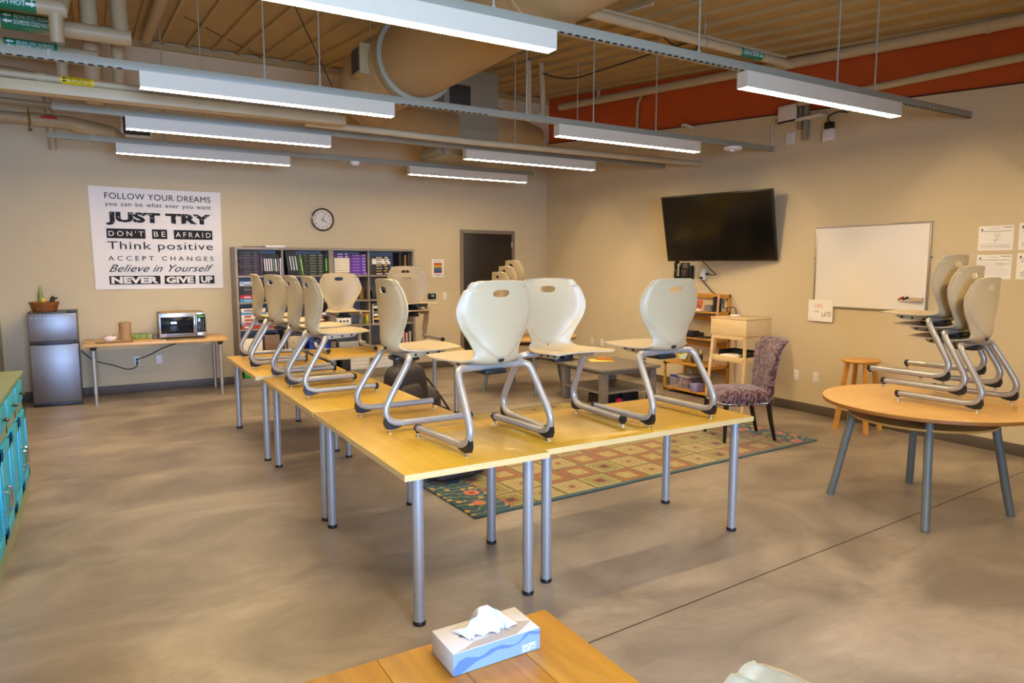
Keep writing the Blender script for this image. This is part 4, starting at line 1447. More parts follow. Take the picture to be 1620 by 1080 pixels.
mb.build('main_body', BPK, bp_, smooth=60)
mb = MB()
mb.grid(soft((-0.05, -0.10, 0.27), (0.125, 0.10, 0.25), 0.4, None, 0.02, 5), 32, 18, closed_u=True, M=T)
mb.build('front_pocket', BPD, bp_, smooth=60)
mb = MB()
mb.grid(soft((0.19, -0.02, 0.22), (0.14, 0.15, 0.218), 0.75, None, 0.06, 8), 32, 18, closed_u=True)
mb.grid(soft((0.32, -0.04, 0.11), (0.13, 0.12, 0.108), 0.8, None, 0.08, 12), 28, 14, closed_u=True)
mb.build('side_pocket', BPK, bp_, smooth=60)
MB().tube(catmull([(-0.16, 0.02, 0.66), (-0.155, 0.02, 0.74), (-0.11, 0.02, 0.765), (-0.07, 0.02, 0.75), (-0.04, 0.02, 0.68)], 16), 0.013, 8).build('handle', BPK, bp_)
mb = MB()
mb.tube(catmull([(0.14, 0.0, 0.60), (0.27, -0.05, 0.42), (0.40, -0.09, 0.22), (0.47, -0.12, 0.1), (0.56, -0.16, 0.02)], 18), 0.02, 8, squash=0.5)
mb.build('shoulder_strap', BPK, bp_)
bg = thing('duffel_bag', 'navy and black bag lying on the rug corner under the nearest maple table', 'bag', (2.33, 4.86, 0.013), 0.0)
NAVY = mat('navy_nylon', srgb(30, 33, 46), 0.55, var=0.2, scale=10, bump=0.4, bscale=14)
MB().grid(soft((0, 0, 0.10), (0.27, 0.27, 0.10), 0.7, None, 0.05, 4), 44, 20, closed_u=True).build('body', NAVY, bg, smooth=60)
MB().grid(soft((-0.08, -0.06, 0.055), (0.22, 0.22, 0.055), 0.7, None, 0.05, 9), 36, 14, closed_u=True).build('base_panel', BPK, bg, smooth=60)

# ---------------------------------------------------------------- pine table, tissue box
PINE = wood('pine_boards', srgb(140, 90, 4), srgb(172, 124, 10), 0.45, (9, 0.8, 9), coat=0.03, knots=True, dist=0.8)
pt = thing('pine_table', 'knotty pine table top in the foreground with a tissue box on it', 'table', (0.268, 0.86, 0))
mb = MB()
for k in range(9):
    x0 = -0.7 + k * 1.4 / 9
    mb.b2((x0 + 0.0003, -0.6, 0.70), (x0 + 1.4 / 9 - 0.0003, 0.6, 0.74), 0.002)
mb.build('tabletop', PINE, pt)
mb = MB()
mb.b2((-0.62, 0.51, 0.60), (0.62, 0.535, 0.70))
mb.b2((-0.62, -0.535, 0.60), (0.62, -0.51, 0.70))
mb.b2((-0.62, -0.53, 0.60), (-0.595, 0.53, 0.70))
mb.b2((0.595, -0.53, 0.60), (0.62, 0.53, 0.70))
mb.build('apron', PINE, pt, smooth=0)
four_leg_box(pt, 1.26, 1.1, 0.0, 0.70, 0.07, PINE)

BXW = mat('tissue_box_card', srgb(184, 178, 170), 0.6)
BXB = mat('tissue_box_pale_blue', srgb(112, 128, 158), 0.55)
BXM = mat('tissue_box_blue', srgb(74, 96, 138), 0.55)
BXG = mat('tissue_box_grey_wave', srgb(156, 144, 134), 0.6)
tb = thing('tissue_box', 'white and blue tissue box with a tissue pulled up, on the pine table', 'tissue box', (0.738, 1.365, 0.7404))
BL, BD, BH2 = 0.114, 0.058, 0.053
MB().b2((-BL, -BD, 0), (BL, BD, BH2), 0.0015).build('carton', BXW, tb)
Mf = frame((0, -BD - 0.0002, 0), (1, 0, 0), (0, 0, 1))
MB().prism([(-BL, 0.001), (BL, 0.001), (BL, BH2 - 0.001), (-BL, BH2 - 0.001)], 0, 0.0003, Mf).build('front_print', BXB, tb, smooth=0)
wave1 = [(-BL, 0.001), (-BL, 0.016), (-0.10, 0.033), (-0.082, 0.037), (-0.05, 0.028), (-0.035, 0.030), (-0.02, 0.038), (0.01, 0.040), (0.03, 0.033), (0.048, 0.030), (0.06, 0.036), (0.072, 0.048), (0.086, 0.0515), (0.10, 0.047), (BL, 0.044),
         (BL, 0.036), (0.10, 0.040), (0.084, 0.045), (0.07, 0.038), (0.055, 0.029), (0.03, 0.027), (0.0, 0.031), (-0.03, 0.024), (-0.06, 0.018), (-0.085, 0.006), (-0.1, 0.001)]
MB().prism(wave1, 0.0003, 0.0006, Mf).build('front_wave', BXM, tb, smooth=0)
mb = MB()
mb.text('PACIFIC', frame((0.084, -BD - 0.0009, 0.018), (1, 0, 0), (0, 0, 1)), width=0.038, height=0.0085, depth=0.0003, bold=0.02)
mb.text('BLUE', frame((0.076, -BD - 0.0009, 0.0085), (1, 0, 0), (0, 0, 1)), width=0.021, height=0.0075, depth=0.0003, bold=0.02)
mb.text('SELECT', frame((0.0955, -BD - 0.0009, 0.0085), (1, 0, 0), (0, 0, 1)), width=0.014, height=0.004, depth=0.0003)
mb.build('lettering', LETW, tb, smooth=0)
Mt = Matrix.Translation((0, 0, BH2 + 0.0001))
MB().prism([(-BL + 0.001, -BD + 0.001), (0.05, -BD + 0.001), (BL - 0.002, -0.02), (0.07, -0.004), (0.035, -0.022), (0.01, -0.016), (-0.01, -0.03), (-0.05, -0.035), (-0.08, -0.05)], 0, 0.0002, Mt).build('top_wave', BXG, tb, smooth=0)
MB().prism([(0.072 * math.cos(a), 0.016 * math.sin(a)) for a in [2 * PI * k / 28 for k in range(28)]], 0.0002, 0.0005, Mt).build('slot', mat('slot_dark', srgb(120, 112, 106), 0.9), tb, smooth=0)
def tissue(u, v):
    # a crumpled sail rising from the slot
    x = -0.066 + 0.132 * u
    h = [0.004, 0.016, 0.034, 0.05, 0.058, 0.054, 0.046, 0.036, 0.02, 0.006]
    k = u * 9
    i = min(int(k), 8)
    top = h[i] + (h[i + 1] - h[i]) * (k - i)
    s = 2 * v - 1
    z = top * (1 - abs(s) ** 1.6)
    y = 0.024 * s + 0.006 * math.sin(16 * u + 2.2 * s) * (1 - 0.3 * abs(s)) + 0.004 * math.sin(37 * u)
    return Vector((x + 0.012 * s * math.sin(9 * u) - 0.012 * s, y, BH2 + 0.0006 + max(0, z) + 0.004 * abs(math.sin(21 * u)) * abs(s)))
mb = MB()
mb.grid(tissue, 70, 30)
mb.build('tissue', mat('tissue_paper', srgb(186, 186, 188), 0.85, bump=0.15, bscale=60), tb, smooth=70)

# ---------------------------------------------------------------- turquoise cabinet along the left wall
TURQ = mat('turquoise_paint', srgb(44, 168, 196), 0.42, var=0.06, scale=6)
SAGE = mat('sage_paint', srgb(132, 146, 112), 0.42, var=0.05, scale=5)
cb = thing('sideboard_cabinet', 'long turquoise and sage painted cabinet with knobs and chrome door handles, at the left edge', 'cabinet', (-0.75, 4.06, 0))
CX = 0.215      # front face in local x
MB().b2((-0.315, 0.0, 0.0), (CX - 0.012, 1.93, 0.875), 0.002).build('carcass', TURQ, cb)
MB().b2((-0.318, -0.02, 0.878), (CX + 0.015, 1.96, 0.905), 0.004).build('worktop', SAGE, cb)
MB().b2((-0.315, -0.006, 0.0), (CX - 0.002, 0.0, 0.09), 0.002).build('plinth', mat('teal_paint', srgb(18, 104, 128), 0.45), cb)
mb = MB()
mb.b2((CX - 0.011, 0.0, 0.0), (CX, 1.93, 0.14))
mb.b2((CX - 0.011, 0.0, 0.655), (CX, 1.93, 0.70))
mb.b2((CX - 0.011, 0.0, 0.855), (CX, 1.93, 0.876))
for k in range(5):
    y = k * 1.93 / 4
    mb.b2((CX - 0.011, max(0, y - 0.022), 0.14), (CX, min(1.93, y + 0.022), 0.86))
mb.build('face_frame', SAGE, cb, smooth=0)
BRONZE = mat('dark_brass', srgb(120, 100, 62), 0.25, 0.9)
for k in range(4):
    y0, y1 = k * 1.93 / 4 + 0.028, (k + 1) * 1.93 / 4 - 0.028
    d = MB().b2((CX - 0.012, y0, 0.708), (CX + 0.008, y1, 0.848), 0.004).build('drawer', TURQ, cb)
    mb = MB()
    yc = (y0 + y1) / 2
    mb.cyl((CX + 0.006, yc, 0.78), (CX + 0.022, yc, 0.78), 0.007, seg=10)
    mb.ball((CX + 0.03, yc, 0.78), (0.012, 0.02, 0.012), 14, 8)
    mb.build('knob', BRONZE, d)
    dr_ = MB().b2((CX - 0.012, y0, 0.15), (CX + 0.008, y1, 0.645), 0.004).build('door', TURQ, cb)
    mb = MB()
    for a, b in (((y0, 0.15), (y0 + 0.06, 0.645)), ((y1 - 0.06, 0.15), (y1, 0.645)), ((y0, 0.15), (y1, 0.21)), ((y0, 0.585), (y1, 0.645))):
        mb.b2((CX + 0.006, a[0], a[1]), (CX + 0.018, b[0], b[1]), 0.002)
    mb.build('door_frame', TURQ, dr_)
    yh = y1 - 0.03 if k % 2 == 0 else y0 + 0.03
    mb = MB()
    mb.tube(catmull([(CX + 0.015, yh, 0.44), (CX + 0.045, yh, 0.435), (CX + 0.05, yh, 0.38), (CX + 0.045, yh, 0.325), (CX + 0.015, yh, 0.32)], 16), 0.007, 8)
    mb.build('handle', CHROME, dr_)
    mb = MB()
    yg = y0 - 0.012 if k % 2 == 0 else y1 + 0.012
    mb.b2((CX + 0.001, yg - 0.008, 0.20), (CX + 0.012, yg + 0.008, 0.27), 0.002)
    mb.b2((CX + 0.001, yg - 0.008, 0.53), (CX + 0.012, yg + 0.008, 0.60), 0.002)
    mb.build('hinge', mat('black_iron', srgb(30, 30, 30), 0.5), dr_)
WOVEN = mat('woven_placemat', srgb(128, 108, 78), 0.85, var=0.35, scale=60, stretch=(1, 3, 1))
o = tag(MB().b2((-0.13, -0.5, 0), (0.13, 0.5, 0.004)).build('placemat', WOVEN), 'brown woven runner lying on the sage top of the turquoise cabinet', 'placemat')
o.location = (-0.80, 5.25, 0.9055)

# ---------------------------------------------------------------- refrigerator and basket
FR = mat('fridge_steel', srgb(128, 126, 128), 0.42, 0.9, var=0.04, scale=2, stretch=(1, 1, 14), bump=0.04, bscale=4)
FRB = mat('fridge_side', srgb(96, 88, 80), 0.4, 0.2)
fr = thing('refrigerator', 'small stainless steel two-door refrigerator at the left end of the back wall', 'refrigerator', (-0.515, 9.99, 0))
MB().b2((-0.24, -0.22, 0.02), (0.24, 0.27, 1.10), 0.006).build('body', FRB, fr)
MB().b2((-0.245, -0.23, 1.10), (0.245, 0.275, 1.115), 0.004).build('top_panel', mat('fridge_top', srgb(60, 54, 48), 0.35), fr)
MB().b2((-0.245, -0.29, 0.77), (0.245, -0.222, 1.105), 0.014).build('freezer_door', FR, fr)
MB().b2((-0.245, -0.29, 0.035), (0.245, -0.222, 0.74), 0.014).build('fridge_door', FR, fr)
mb = MB()
mb.b2((-0.24, -0.285, 0.738), (0.24, -0.225, 0.772), 0.003)
mb.b2((-0.17, -0.293, 0.728), (0.17, -0.27, 0.75), 0.006)
mb.build('door_grip', BLACK, fr)
MB().b2((-0.24, -0.27, 0.0), (0.24, 0.26, 0.035), 0.003).build('base', BLACK, fr)
MB().b2((0.15, -0.28, 1.105), (0.235, -0.20, 1.128), 0.003).build('hinge_cover', BLACK, fr)
MB().text('- - - - - - - -', frame((-0.06, -0.2912, 1.05), (1, 0, 0), (0, 0, 1)), width=0.3, height=0.004, depth=0.001).build('badge', CHROME, fr, smooth=0)
def wicker():
    m = mat('wicker', srgb(150, 84, 24), 0.55, var=0.45, scale=26, stretch=(1, 1, 3.5), bump=0.8, bscale=60)
    return m
bk = thing('wicker_basket', 'oval brown wicker basket on top of the small refrigerator', 'basket', (-0.60, 9.96, 1.1155))
MB().lathe([(0, 0.0), (0.115, 0.0), (0.125, 0.01), (0.148, 0.092), (0.158, 0.105), (0.150, 0.112), (0.140, 0.095), (0.118, 0.014), (0, 0.012)], seg=40, sy=0.72).build('body', wicker(), bk, smooth=50)
pk = thing('snack_packet', 'green and yellow pointed packet standing up in the wicker basket', 'packet', (-0.645, 9.96, 1.1285))
def leaf(u, v):
    a = 2 * PI * u
    w = 0.036 * (1 - v ** 2.4) + 0.0005
    return Vector((w * math.cos(a) + 0.02 * (1 - v) + 0.012 * v * v, 0.3 * w * math.sin(a), 0.3 * v))
MB().grid(leaf, 20, 20, closed_u=True).build('wrapper', mat('green_wrapper', srgb(112, 130, 20), 0.4, var=0.5, scale=9), pk, smooth=60)
MB().ball((0.038, -0.02, 0.12), (0.024, 0.01, 0.032), 14, 8).build('yellow_panel', mat('yellow_panel', srgb(232, 176, 24), 0.4), pk)
bt = thing('black_tool', 'small black plastic tool sticking out of the wicker basket at its right', 'tool', (-0.51, 9.96, 1.1285))
mb = MB()
mb.tube([(-0.02, 0, 0.0), (-0.01, 0, 0.10), (0.0, 0, 0.15), (0.01, 0, 0.165)], [0.02, 0.03, 0.022, 0.008], 10)
mb.tube([(0.0, 0, 0.13), (0.05, 0, 0.145)], [0.014, 0.006], 8)
mb.build('body', BLACK, bt)

# ---------------------------------------------------------------- serving table by the back wall
ST = thing('serving_table', 'maple serving table against the back wall carrying the microwave', 'table', (0.575, 9.82, 0))
mb = MB()
mb.b2((-0.80, -0.375, 0.70), (0.79, 0.375, 0.735), 0.006)
mb.build('tabletop', wood('maple_shelf_laminate', srgb(206, 160, 96), srgb(216, 172, 108), 0.35, (1, 14, 14)), ST)
for sx in (-1, 1):
    for sy in (-1, 1):
        x, y = sx * 0.70, sy * 0.31
        lg = MB().lathe([(0.021, 0.14), (0.021, 0.70)], (x, y, 0), 18).build('leg', SILVER, ST)
        MB().lathe([(0.017, 0.0), (0.017, 0.145)], (x, y, 0), 18).build('leg_extension', SILVER, lg)
        MB().lathe([(0.021, 0.655), (0.034, 0.67), (0.036, 0.70)], (x, y, 0), 18).build('leg_socket', DARK, lg)
mw = thing('microwave_oven', 'stainless steel microwave oven with a dark window on the serving table', 'microwave', (0.871, 9.93, 0.7355))
MB().b2((-0.27, -0.19, 0.012), (0.27, 0.21, 0.325), 0.006).build('case', mat('microwave_case', srgb(110, 100, 90), 0.35, 0.5), mw)
mb = MB()
mb.b2((-0.275, -0.215, 0.015), (0.15, -0.188, 0.325), 0.006)
mb.build('door', STEEL, mw)
MB().b2((-0.255, -0.217, 0.065), (0.12, -0.2145, 0.275), 0.002).build('window_surround', mat('gloss_black', srgb(14, 16, 20), 0.08), mw)
MB().b2((-0.215, -0.2185, 0.085), (0.095, -0.2165, 0.255), 0.002).build('window', mat('oven_glass', srgb(24, 28, 36), 0.03), mw)
mb = MB()
mb.b2((0.13, -0.235, 0.07), (0.145, -0.226, 0.27), 0.003)
mb.b2((0.13, -0.23, 0.07), (0.145, -0.212, 0.085))
mb.b2((0.13, -0.23, 0.255), (0.145, -0.212, 0.27))
mb.build('handle', CHROME, mw)
cp = MB().b2((0.152, -0.215, 0.015), (0.275, -0.188, 0.325), 0.006).build('control_panel', STEEL, mw)
MB().b2((0.162, -0.217, 0.075), (0.262, -0.2145, 0.30), 0.002).build('keypad_panel', mat('gloss_black', (0, 0, 0)), cp)
MB().b2((0.175, -0.2182, 0.262), (0.25, -0.2166, 0.285)).build('display', emit('green_display', (0.2, 0.6, 0.15), 0.5), cp, smooth=0)
mb = MB()
for r in range(6):
    for c in range(3):
        mb.b2((0.178 + c * 0.026, -0.2182, 0.10 + r * 0.025), (0.192 + c * 0.026, -0.2168, 0.112 + r * 0.025))
mb.build('keys', mat('grey_keys', srgb(120, 124, 120), 0.5), cp, smooth=0)
MB().b2((0.165, -0.218, 0.02), (0.262, -0.2145, 0.062), 0.003).build('door_button', STEEL, cp)
mb = MB()
for sx in (-0.24, 0.24):
    for sy in (-0.16, 0.17):
        mb.cyl((sx, sy, 0), (sx, sy, 0.014), 0.014, seg=12)
mb.build('feet', BLACK, mw)
o = tag(MB().b2((-0.24, -0.17, 0), (0.24, 0.17, 0.006), 0.001).build('lace_mat', mat('speckled_cloth', srgb(170, 140, 100), 0.8, var=0.5, scale=60)), 'speckled cloth lying on top of the microwave oven', 'cloth')
o.location = (0.875, 9.94, 1.061)
mb = MB().lathe([(0.019, 0.0), (0.066, 0.0), (0.066, 0.215), (0.019, 0.215), (0.019, 0.0)], seg=32)
o = tag(mb.build('paper_towel_roll', mat('kraft_paper', srgb(168, 134, 92), 0.8, var=0.06, scale=30), smooth=40), 'brown paper towel roll standing on the serving table', 'paper towel')
o.location = (0.225, 9.86, 0.7355)
pl = thing('paper_plates', 'stack of white paper plates with red print, left of the brown towel roll', 'plates', (0.055, 9.84, 0.7355))
MB().lathe([(0, 0.0), (0.05, 0.0), (0.072, 0.02), (0.078, 0.045), (0.074, 0.058), (0.05, 0.05), (0, 0.05)], seg=32).build('stack', PAPER, pl)
mb = MB()
for k in range(8):
    a = k * 0.8
    mb.box((0.056 * math.cos(a), 0.056 * math.sin(a), 0.056), (0.03, 0.014, 0.008), 0.003, (0.1, 0, a))
mb.build('red_print', mat('red_print', srgb(190, 60, 50), 0.6), pl)
gb = thing('tea_box', 'green and yellow tea boxes side by side on the serving table, right of the towel roll', 'tea box', (0.40, 9.90, 0.7355))
gb['label'] = 'green and yellow tea box beside the brown towel roll on the serving table'
MB().b2((-0.10, -0.045, 0), (0.06, 0.045, 0.07), 0.002).build('carton', mat('green_carton', srgb(126, 140, 44), 0.55, var=0.5, scale=18), gb)
o = tag(MB().b2((-0.03, -0.045, 0), (0.03, 0.045, 0.062), 0.002).build('tea_box', mat('pale_green_carton', srgb(164, 166, 110), 0.55, var=0.4, scale=18)), 'small pale green tea box right of the green and yellow one', 'tea box')
o.location = (0.495, 9.90, 0.7355)
o = tag(MB().lathe([(0, 0), (0.034, 0), (0.036, 0.006), (0.036, 0.055), (0.03, 0.06), (0, 0.06)], seg=20).build('small_jar', mat('grey_tin', srgb(120, 108, 92), 0.5)), 'small grey tin just left of the microwave oven', 'tin')
o.location = (0.555, 9.80, 0.7355)
for x, w, lab in ((0.10, 0.40, 'woven placemat on the serving table in front of the paper towel roll'), (0.88, 0.44, 'woven placemat on the serving table in front of the microwave oven')):
    o = tag(MB().b2((-w / 2, -0.1, 0), (w / 2, 0.1, 0.003)).build('placemat', WOVEN), lab, 'placemat', 'woven placemats')
    o.location = (x, 9.585, 0.7355)

# ---------------------------------------------------------------- wall plates, cords
def outlet(name, label, cat, y=None, x=None, z=0.41, kind='outlet', wall='back'):
    t = thing(name, label, cat, (x, YB, z) if wall == 'back' else (XR, y, z), 0 if wall == 'back' else -PI / 2)
    # local: plate faces -Y for the back wall (rz 0); rz -90 turns it to face -X
    MB().b2((-0.036, -0.007, -0.058), (0.036, 0, 0.058), 0.003).build('plate', WHITEP, t)
    if kind == 'outlet':
        for dz in (-0.02, 0.02):
            s = MB().b2((-0.016, -0.009, dz - 0.014), (0.016, -0.0065, dz + 0.014), 0.004).build('socket', WHITEP, t)
            mb = MB()
            for dx in (-0.006, 0.006):
                mb.b2((dx - 0.0012, -0.0096, dz - 0.002), (dx + 0.0012, -0.0085, dz + 0.008))
            mb.build('slots', SLOTM, s, smooth=0)
    elif kind == 'switch':
        MB().b2((-0.016, -0.011, -0.033), (0.016, -0.0065, 0.033), 0.002).build('rocker', WHITEP, t)
    return t
outlet('wall_outlet', 'double wall outlet with two black plugs, under the serving table', 'outlet', x=0.352, z=0.41)
outlet('blank_wall_plate', 'blank white wall plate under the serving table, right of the plugged outlet', 'wall plate', x=0.613, z=0.412, kind='blank')
outlet('wall_outlet', 'double wall outlet low on the right wall, right of the plum chair', 'outlet', y=5.085, z=0.411, wall='right')
outlet('blank_wall_plate', 'blank white wall plate low on the right wall, left of the wooden stool', 'wall plate', y=4.832, z=0.42, kind='blank', wall='right')
outlet('wall_outlet', 'farthest wall outlet on the right wall, left of its blank plate, beyond the coffee table', 'outlet', y=8.94, z=0.44, wall='right')
outlet('blank_wall_plate', 'farthest blank plate on the right wall, beyond the coffee table', 'wall plate', y=8.68, z=0.44, kind='blank', wall='right')
outlet('light_switch', 'white light switch on the back wall, left of the dark door', 'switch', x=4.825, z=1.172, kind='switch')
th = thing('thermostat', 'black wall thermostat with a lit number, left of the light switch', 'thermostat', (4.594, YB, 1.17))
MB().b2((-0.07, -0.025, -0.045), (0.07, 0, 0.045), 0.008).build('case', mat('gloss_black', (0, 0, 0)), th)
MB().text('75', frame((0.008, -0.0258, 0.006), (1, 0, 0), (0, 0, 1)), height=0.035, depth=0.0006).build('display', emit('thermostat_digits', (0.8, 0.85, 0.9), 0.7), th, smooth=0)
pc = thing('appliance_cable', 'black power cable running from the refrigerator to the outlet under the serving table', 'cord')
mb = MB()
mb.tube(catmull([(-0.262, 10.2, 0.60), (-0.22, 10.22, 0.54), (-0.12, 10.24, 0.45), (0.08, 10.255, 0.375), (0.22, 10.26, 0.315), (0.30, 10.262, 0.318), (0.342, 10.262, 0.345), (0.352, 10.262, 0.375)], 40), 0.0065, 8)
mb.build('cable', BLACK, pc)
MB().b2((0.338, 10.255, 0.37), (0.366, 10.291, 0.408), 0.005).build('plug', BLACK, pc)
pc = thing('appliance_cable', 'black power cable rising from the outlet to the underside of the serving table', 'cord')
mb = MB()
mb.tube(catmull([(0.36, 10.262, 0.435), (0.44, 10.255, 0.46), (0.53, 10.25, 0.50), (0.63, 10.23, 0.555), (0.74, 10.2, 0.60), (0.84, 10.17, 0.64), (0.86, 10.15, 0.699)], 40), 0.0065, 8)
mb.build('cable', BLACK, pc)
MB().b2((0.338, 10.255, 0.418), (0.366, 10.291, 0.446), 0.005).build('plug', BLACK, pc)

# ---------------------------------------------------------------- clock
ck = thing('wall_clock', 'round wall clock with a metal rim and white face on the back wall', 'clock', (2.855, YB, 2.333))
Rk = Matrix(((1, 0, 0, 0), (0, 0, -1, 0), (0, 1, 0, 0), (0, 0, 0, 1)))       # lathe axis towards -Y
MB().lathe([(0, 0), (0.16, 0), (0.168, 0.012), (0.166, 0.034), (0.152, 0.042), (0.143, 0.03), (0.143, 0.02)], seg=48, M=Rk).build('rim', mat('clock_rim', srgb(120, 100, 72), 0.22, 0.9), ck, smooth=50)
MB().lathe([(0, 0.0200), (0.143, 0.0200), (0.143, 0.021), (0, 0.021)], seg=48, M=Rk).build('face', mat('clock_face', srgb(216, 206, 190), 0.35), ck)
mb = MB()
for h in range(1, 13):
    a = PI / 2 - h * PI / 6
    mb.text(str(h), frame((0.113 * math.cos(a), -0.0212, 0.113 * math.sin(a)), (1, 0, 0), (0, 0, 1)), height=0.026, depth=0.0006, bold=0.015)
mb.build('numerals', LETB, ck, smooth=0)
for ang, ln, w, nm in ((PI / 2 - (4 + 4 / 60) * PI / 6, 0.078, 0.006, 'hour_hand'), (PI / 2 - 4.2 * PI / 30, 0.108, 0.004, 'minute_hand')):
    Mh = frame((0, -0.0225 if nm == 'hour_hand' else -0.0235, 0), (math.cos(ang), 0, math.sin(ang)), (-math.sin(ang), 0, math.cos(ang)))
    MB().prism([(-0.02, -w), (ln, -w * 0.6), (ln, w * 0.6), (-0.02, w)], 0, 0.0008, Mh).build(nm, LETB, ck, smooth=0)

# ---------------------------------------------------------------- text banner
bn = thing('text_banner', 'large white cloth banner printed with black motivational sayings, on the back wall', 'banner', (-0.08, YB, 1.355))
BWd, BHt = 1.548, 1.322
def cloth(u, v):
    x, z = BWd * u, BHt * v
    dx = 0.016 * (1 - v) * (1 - 2 * u) if True else 0
    y = -0.008 - 0.0025 * math.sin(9 * u + 4 * v) - 0.002 * math.sin(17 * u - 3 * v) - 0.003 * math.exp(-((u * 9 - 2.9) % 3) ** 2)
    sag = -0.010 * u * v - 0.006 * math.sin(PI * u) * v
    return Vector((x + dx, y, z + sag))
CL = mat('banner_cloth', srgb(236, 228, 220), 0.8)
mb = MB()
def cloth2(u, v):
    # closed sheet 3 mm thick: v runs up the front and down the back
    p = cloth(u, min(1.0, 2 * v) if v <= 0.5 else 2 - 2 * v)
    return p if v <= 0.5 else p + Vector((0, 0.003, 0))
mb.grid(cloth2, 60, 82)
mb.build('cloth', CL, bn, smooth=60)
PRN = mat('banner_print', srgb(28, 22, 20), 0.8)
def bt_(m_, s, u0, u1, v, h, yy=-0.0175, **k):
    xc, w = BWd * (u0 + u1) / 2, BWd * (u1 - u0)
    if not k.pop('fit', True):
        pass
    m_.text(s, frame((xc, yy, BHt * (1 - v)), (1, 0, 0), (0, 0, 1)), width=w, height=BHt * h, depth=0.0008, **k)
for txt, v, h, u1, kw in (('FOLLOW YOUR DREAMS', 0.100, 0.058, 0.915, dict(spacing=1.05)), ('you can be what ever you want', 0.182, 0.055, 0.915, dict(spacing=1.1, word=1.4)),
                          ('JUST TRY', 0.315, 0.128, 0.912, dict(bold=0.05)), ('Think positive', 0.585, 0.098, 0.918, dict(spacing=1.08)),
                          ('ACCEPT CHANGES', 0.698, 0.044, 0.918, dict(spacing=1.6)), ('Believe in Yourself', 0.795, 0.072, 0.915, dict(shear=0.5, spacing=1.02))):
    mb = MB()
    bt_(mb, txt, 0.113, u1, v, h, **kw)
    ln_ = mb.build('print_line', PRN, bn, smooth=0)
    if txt == 'JUST TRY':
        # worn pale cuts across the big stencilled words
        random.seed(11)
        neg = MB()
        for u0, u2 in ((0.112, 0.45), (0.60, 0.905)):
            k = u0
            while k < u2:
                zc = random.choice((0.262, 0.266, 0.27, 0.30, 0.345, 0.352))
                neg.b2((BWd * k, -0.0184, BHt * (1 - zc)), (BWd * (k + random.uniform(0.006, 0.014)), -0.0182, BHt * (1 - zc - 0.005)))
                k += random.uniform(0.008, 0.02)
        neg.build('worn_marks', CL, ln_, smooth=0)['kind'] = 'stuff'
for u0, u1, v0, v1, s_ in ((0.112, 0.395, 0.412, 0.505, "DON'T"), (0.445, 0.560, 0.412, 0.505, 'BE'), (0.612, 0.918, 0.412, 0.505, 'AFRAID'),
                           (0.112, 0.490, 0.870, 0.952, 'NEVER'), (0.522, 0.765, 0.870, 0.952, 'GIVE'), (0.795, 0.918, 0.870, 0.952, 'UP')):
    blk = MB().b2((BWd * u0, -0.0176, BHt * (1 - v1)), (BWd * u1, -0.0168, BHt * (1 - v0))).build('print_block', PRN, bn, smooth=0)
    low = v0 < 0.6
    neg = MB()
    bt_(neg, s_, u0 + 0.014, u1 - 0.014, (v0 + v1) / 2, 0.05 if low else 0.066, yy=-0.0178, spacing=1.5 if low else 1.0, bold=0.0 if low else 0.05)
    neg.build('reversed_word', CL, blk, smooth=0)

# ---------------------------------------------------------------- rainbow poster
rp = thing('small_poster', 'small white poster with rainbow stripes on the back wall, left of the dark door', 'poster', (4.71, YB, 1.624))
MB().b2((-0.105, -0.003, -0.143), (0.105, 0, 0.143)).build('sheet', PAPER, rp, smooth=0)
for k, c in enumerate((srgb(196, 70, 44), srgb(214, 108, 48), srgb(220, 178, 40), srgb(110, 104, 62), srgb(76, 104, 130), srgb(40, 74, 110), srgb(130, 40, 80))):
    z1 = 0.082 - k * 0.023
    MB().b2((-0.07, -0.0036, z1 - 0.023), (0.07, -0.0031, z1)).build('stripe', mat('stripe_%d' % k, c, 0.6), rp, smooth=0)
mb = MB()
for k, w in ((0.115, 0.13), (-0.095, 0.11), (-0.108, 0.11), (-0.121, 0.09)):
    mb.b2((-w / 2, -0.0036, k - 0.003), (w / 2, -0.0031, k + 0.003))
for sx in (-0.078, 0.078):
    mb.b2((sx - 0.008, -0.0036, -0.122), (sx + 0.008, -0.0031, -0.106))
mb.build('fine_print', mat('grey_print', srgb(150, 140, 128), 0.7), rp, smooth=0)

# ---------------------------------------------------------------- wall screen, telephone, outlet
TVM = mat('screen_glass', srgb(10, 9, 8), 0.12, spec=0.6)
tv = thing('wall_screen', 'large black flat television tilted on a wall mount on the right wall', 'television', (6.479, 6.05, 2.117))
tv.rotation_euler = Euler((0, 0, 0))
yw, tl = 0.268, 0.248
n0 = Vector((-math.cos(yw), -math.sin(yw), 0))
rgt = Vector((math.sin(yw), -math.cos(yw), 0))
up2 = Vector((0, 0, 1)) * math.cos(tl) + n0 * math.sin(tl)
Mtv = frame((0, 0, 0), rgt, up2)
MB().b2((-0.725, -0.415, -0.045), (0.725, 0.415, -0.004), 0.004, M=Mtv).build('bezel', mat('tv_bezel', srgb(12, 11, 11), 0.3), tv)
MB().b2((-0.705, -0.392, -0.005), (0.705, 0.398, -0.002), M=Mtv).build('screen', TVM, tv, smooth=0)
MB().b2((-0.01, -0.422, -0.03), (0.02, -0.414, -0.01), M=Mtv).build('sensor', WHITEP, tv, smooth=0)
mb = MB()
mb.b2((-0.2, -0.2, -0.07), (0.2, 0.2, -0.044), M=Mtv)
mb.b2((XR - 6.479 - 0.03, -0.1, -0.25), (XR - 6.479 - 0.001, 0.1, 0.25))
mb.tube([(0.05, 0.01, 0.0), (XR - 6.479 - 0.01, 0.0, 0.02)], 0.03, 8)
mb.build('wall_mount', BLACK, tv)
ph = thing('wall_telephone', 'black desk telephone hung on the right wall below the television', 'telephone', (XR, 6.855, 1.6), -PI / 2)
mb = MB()
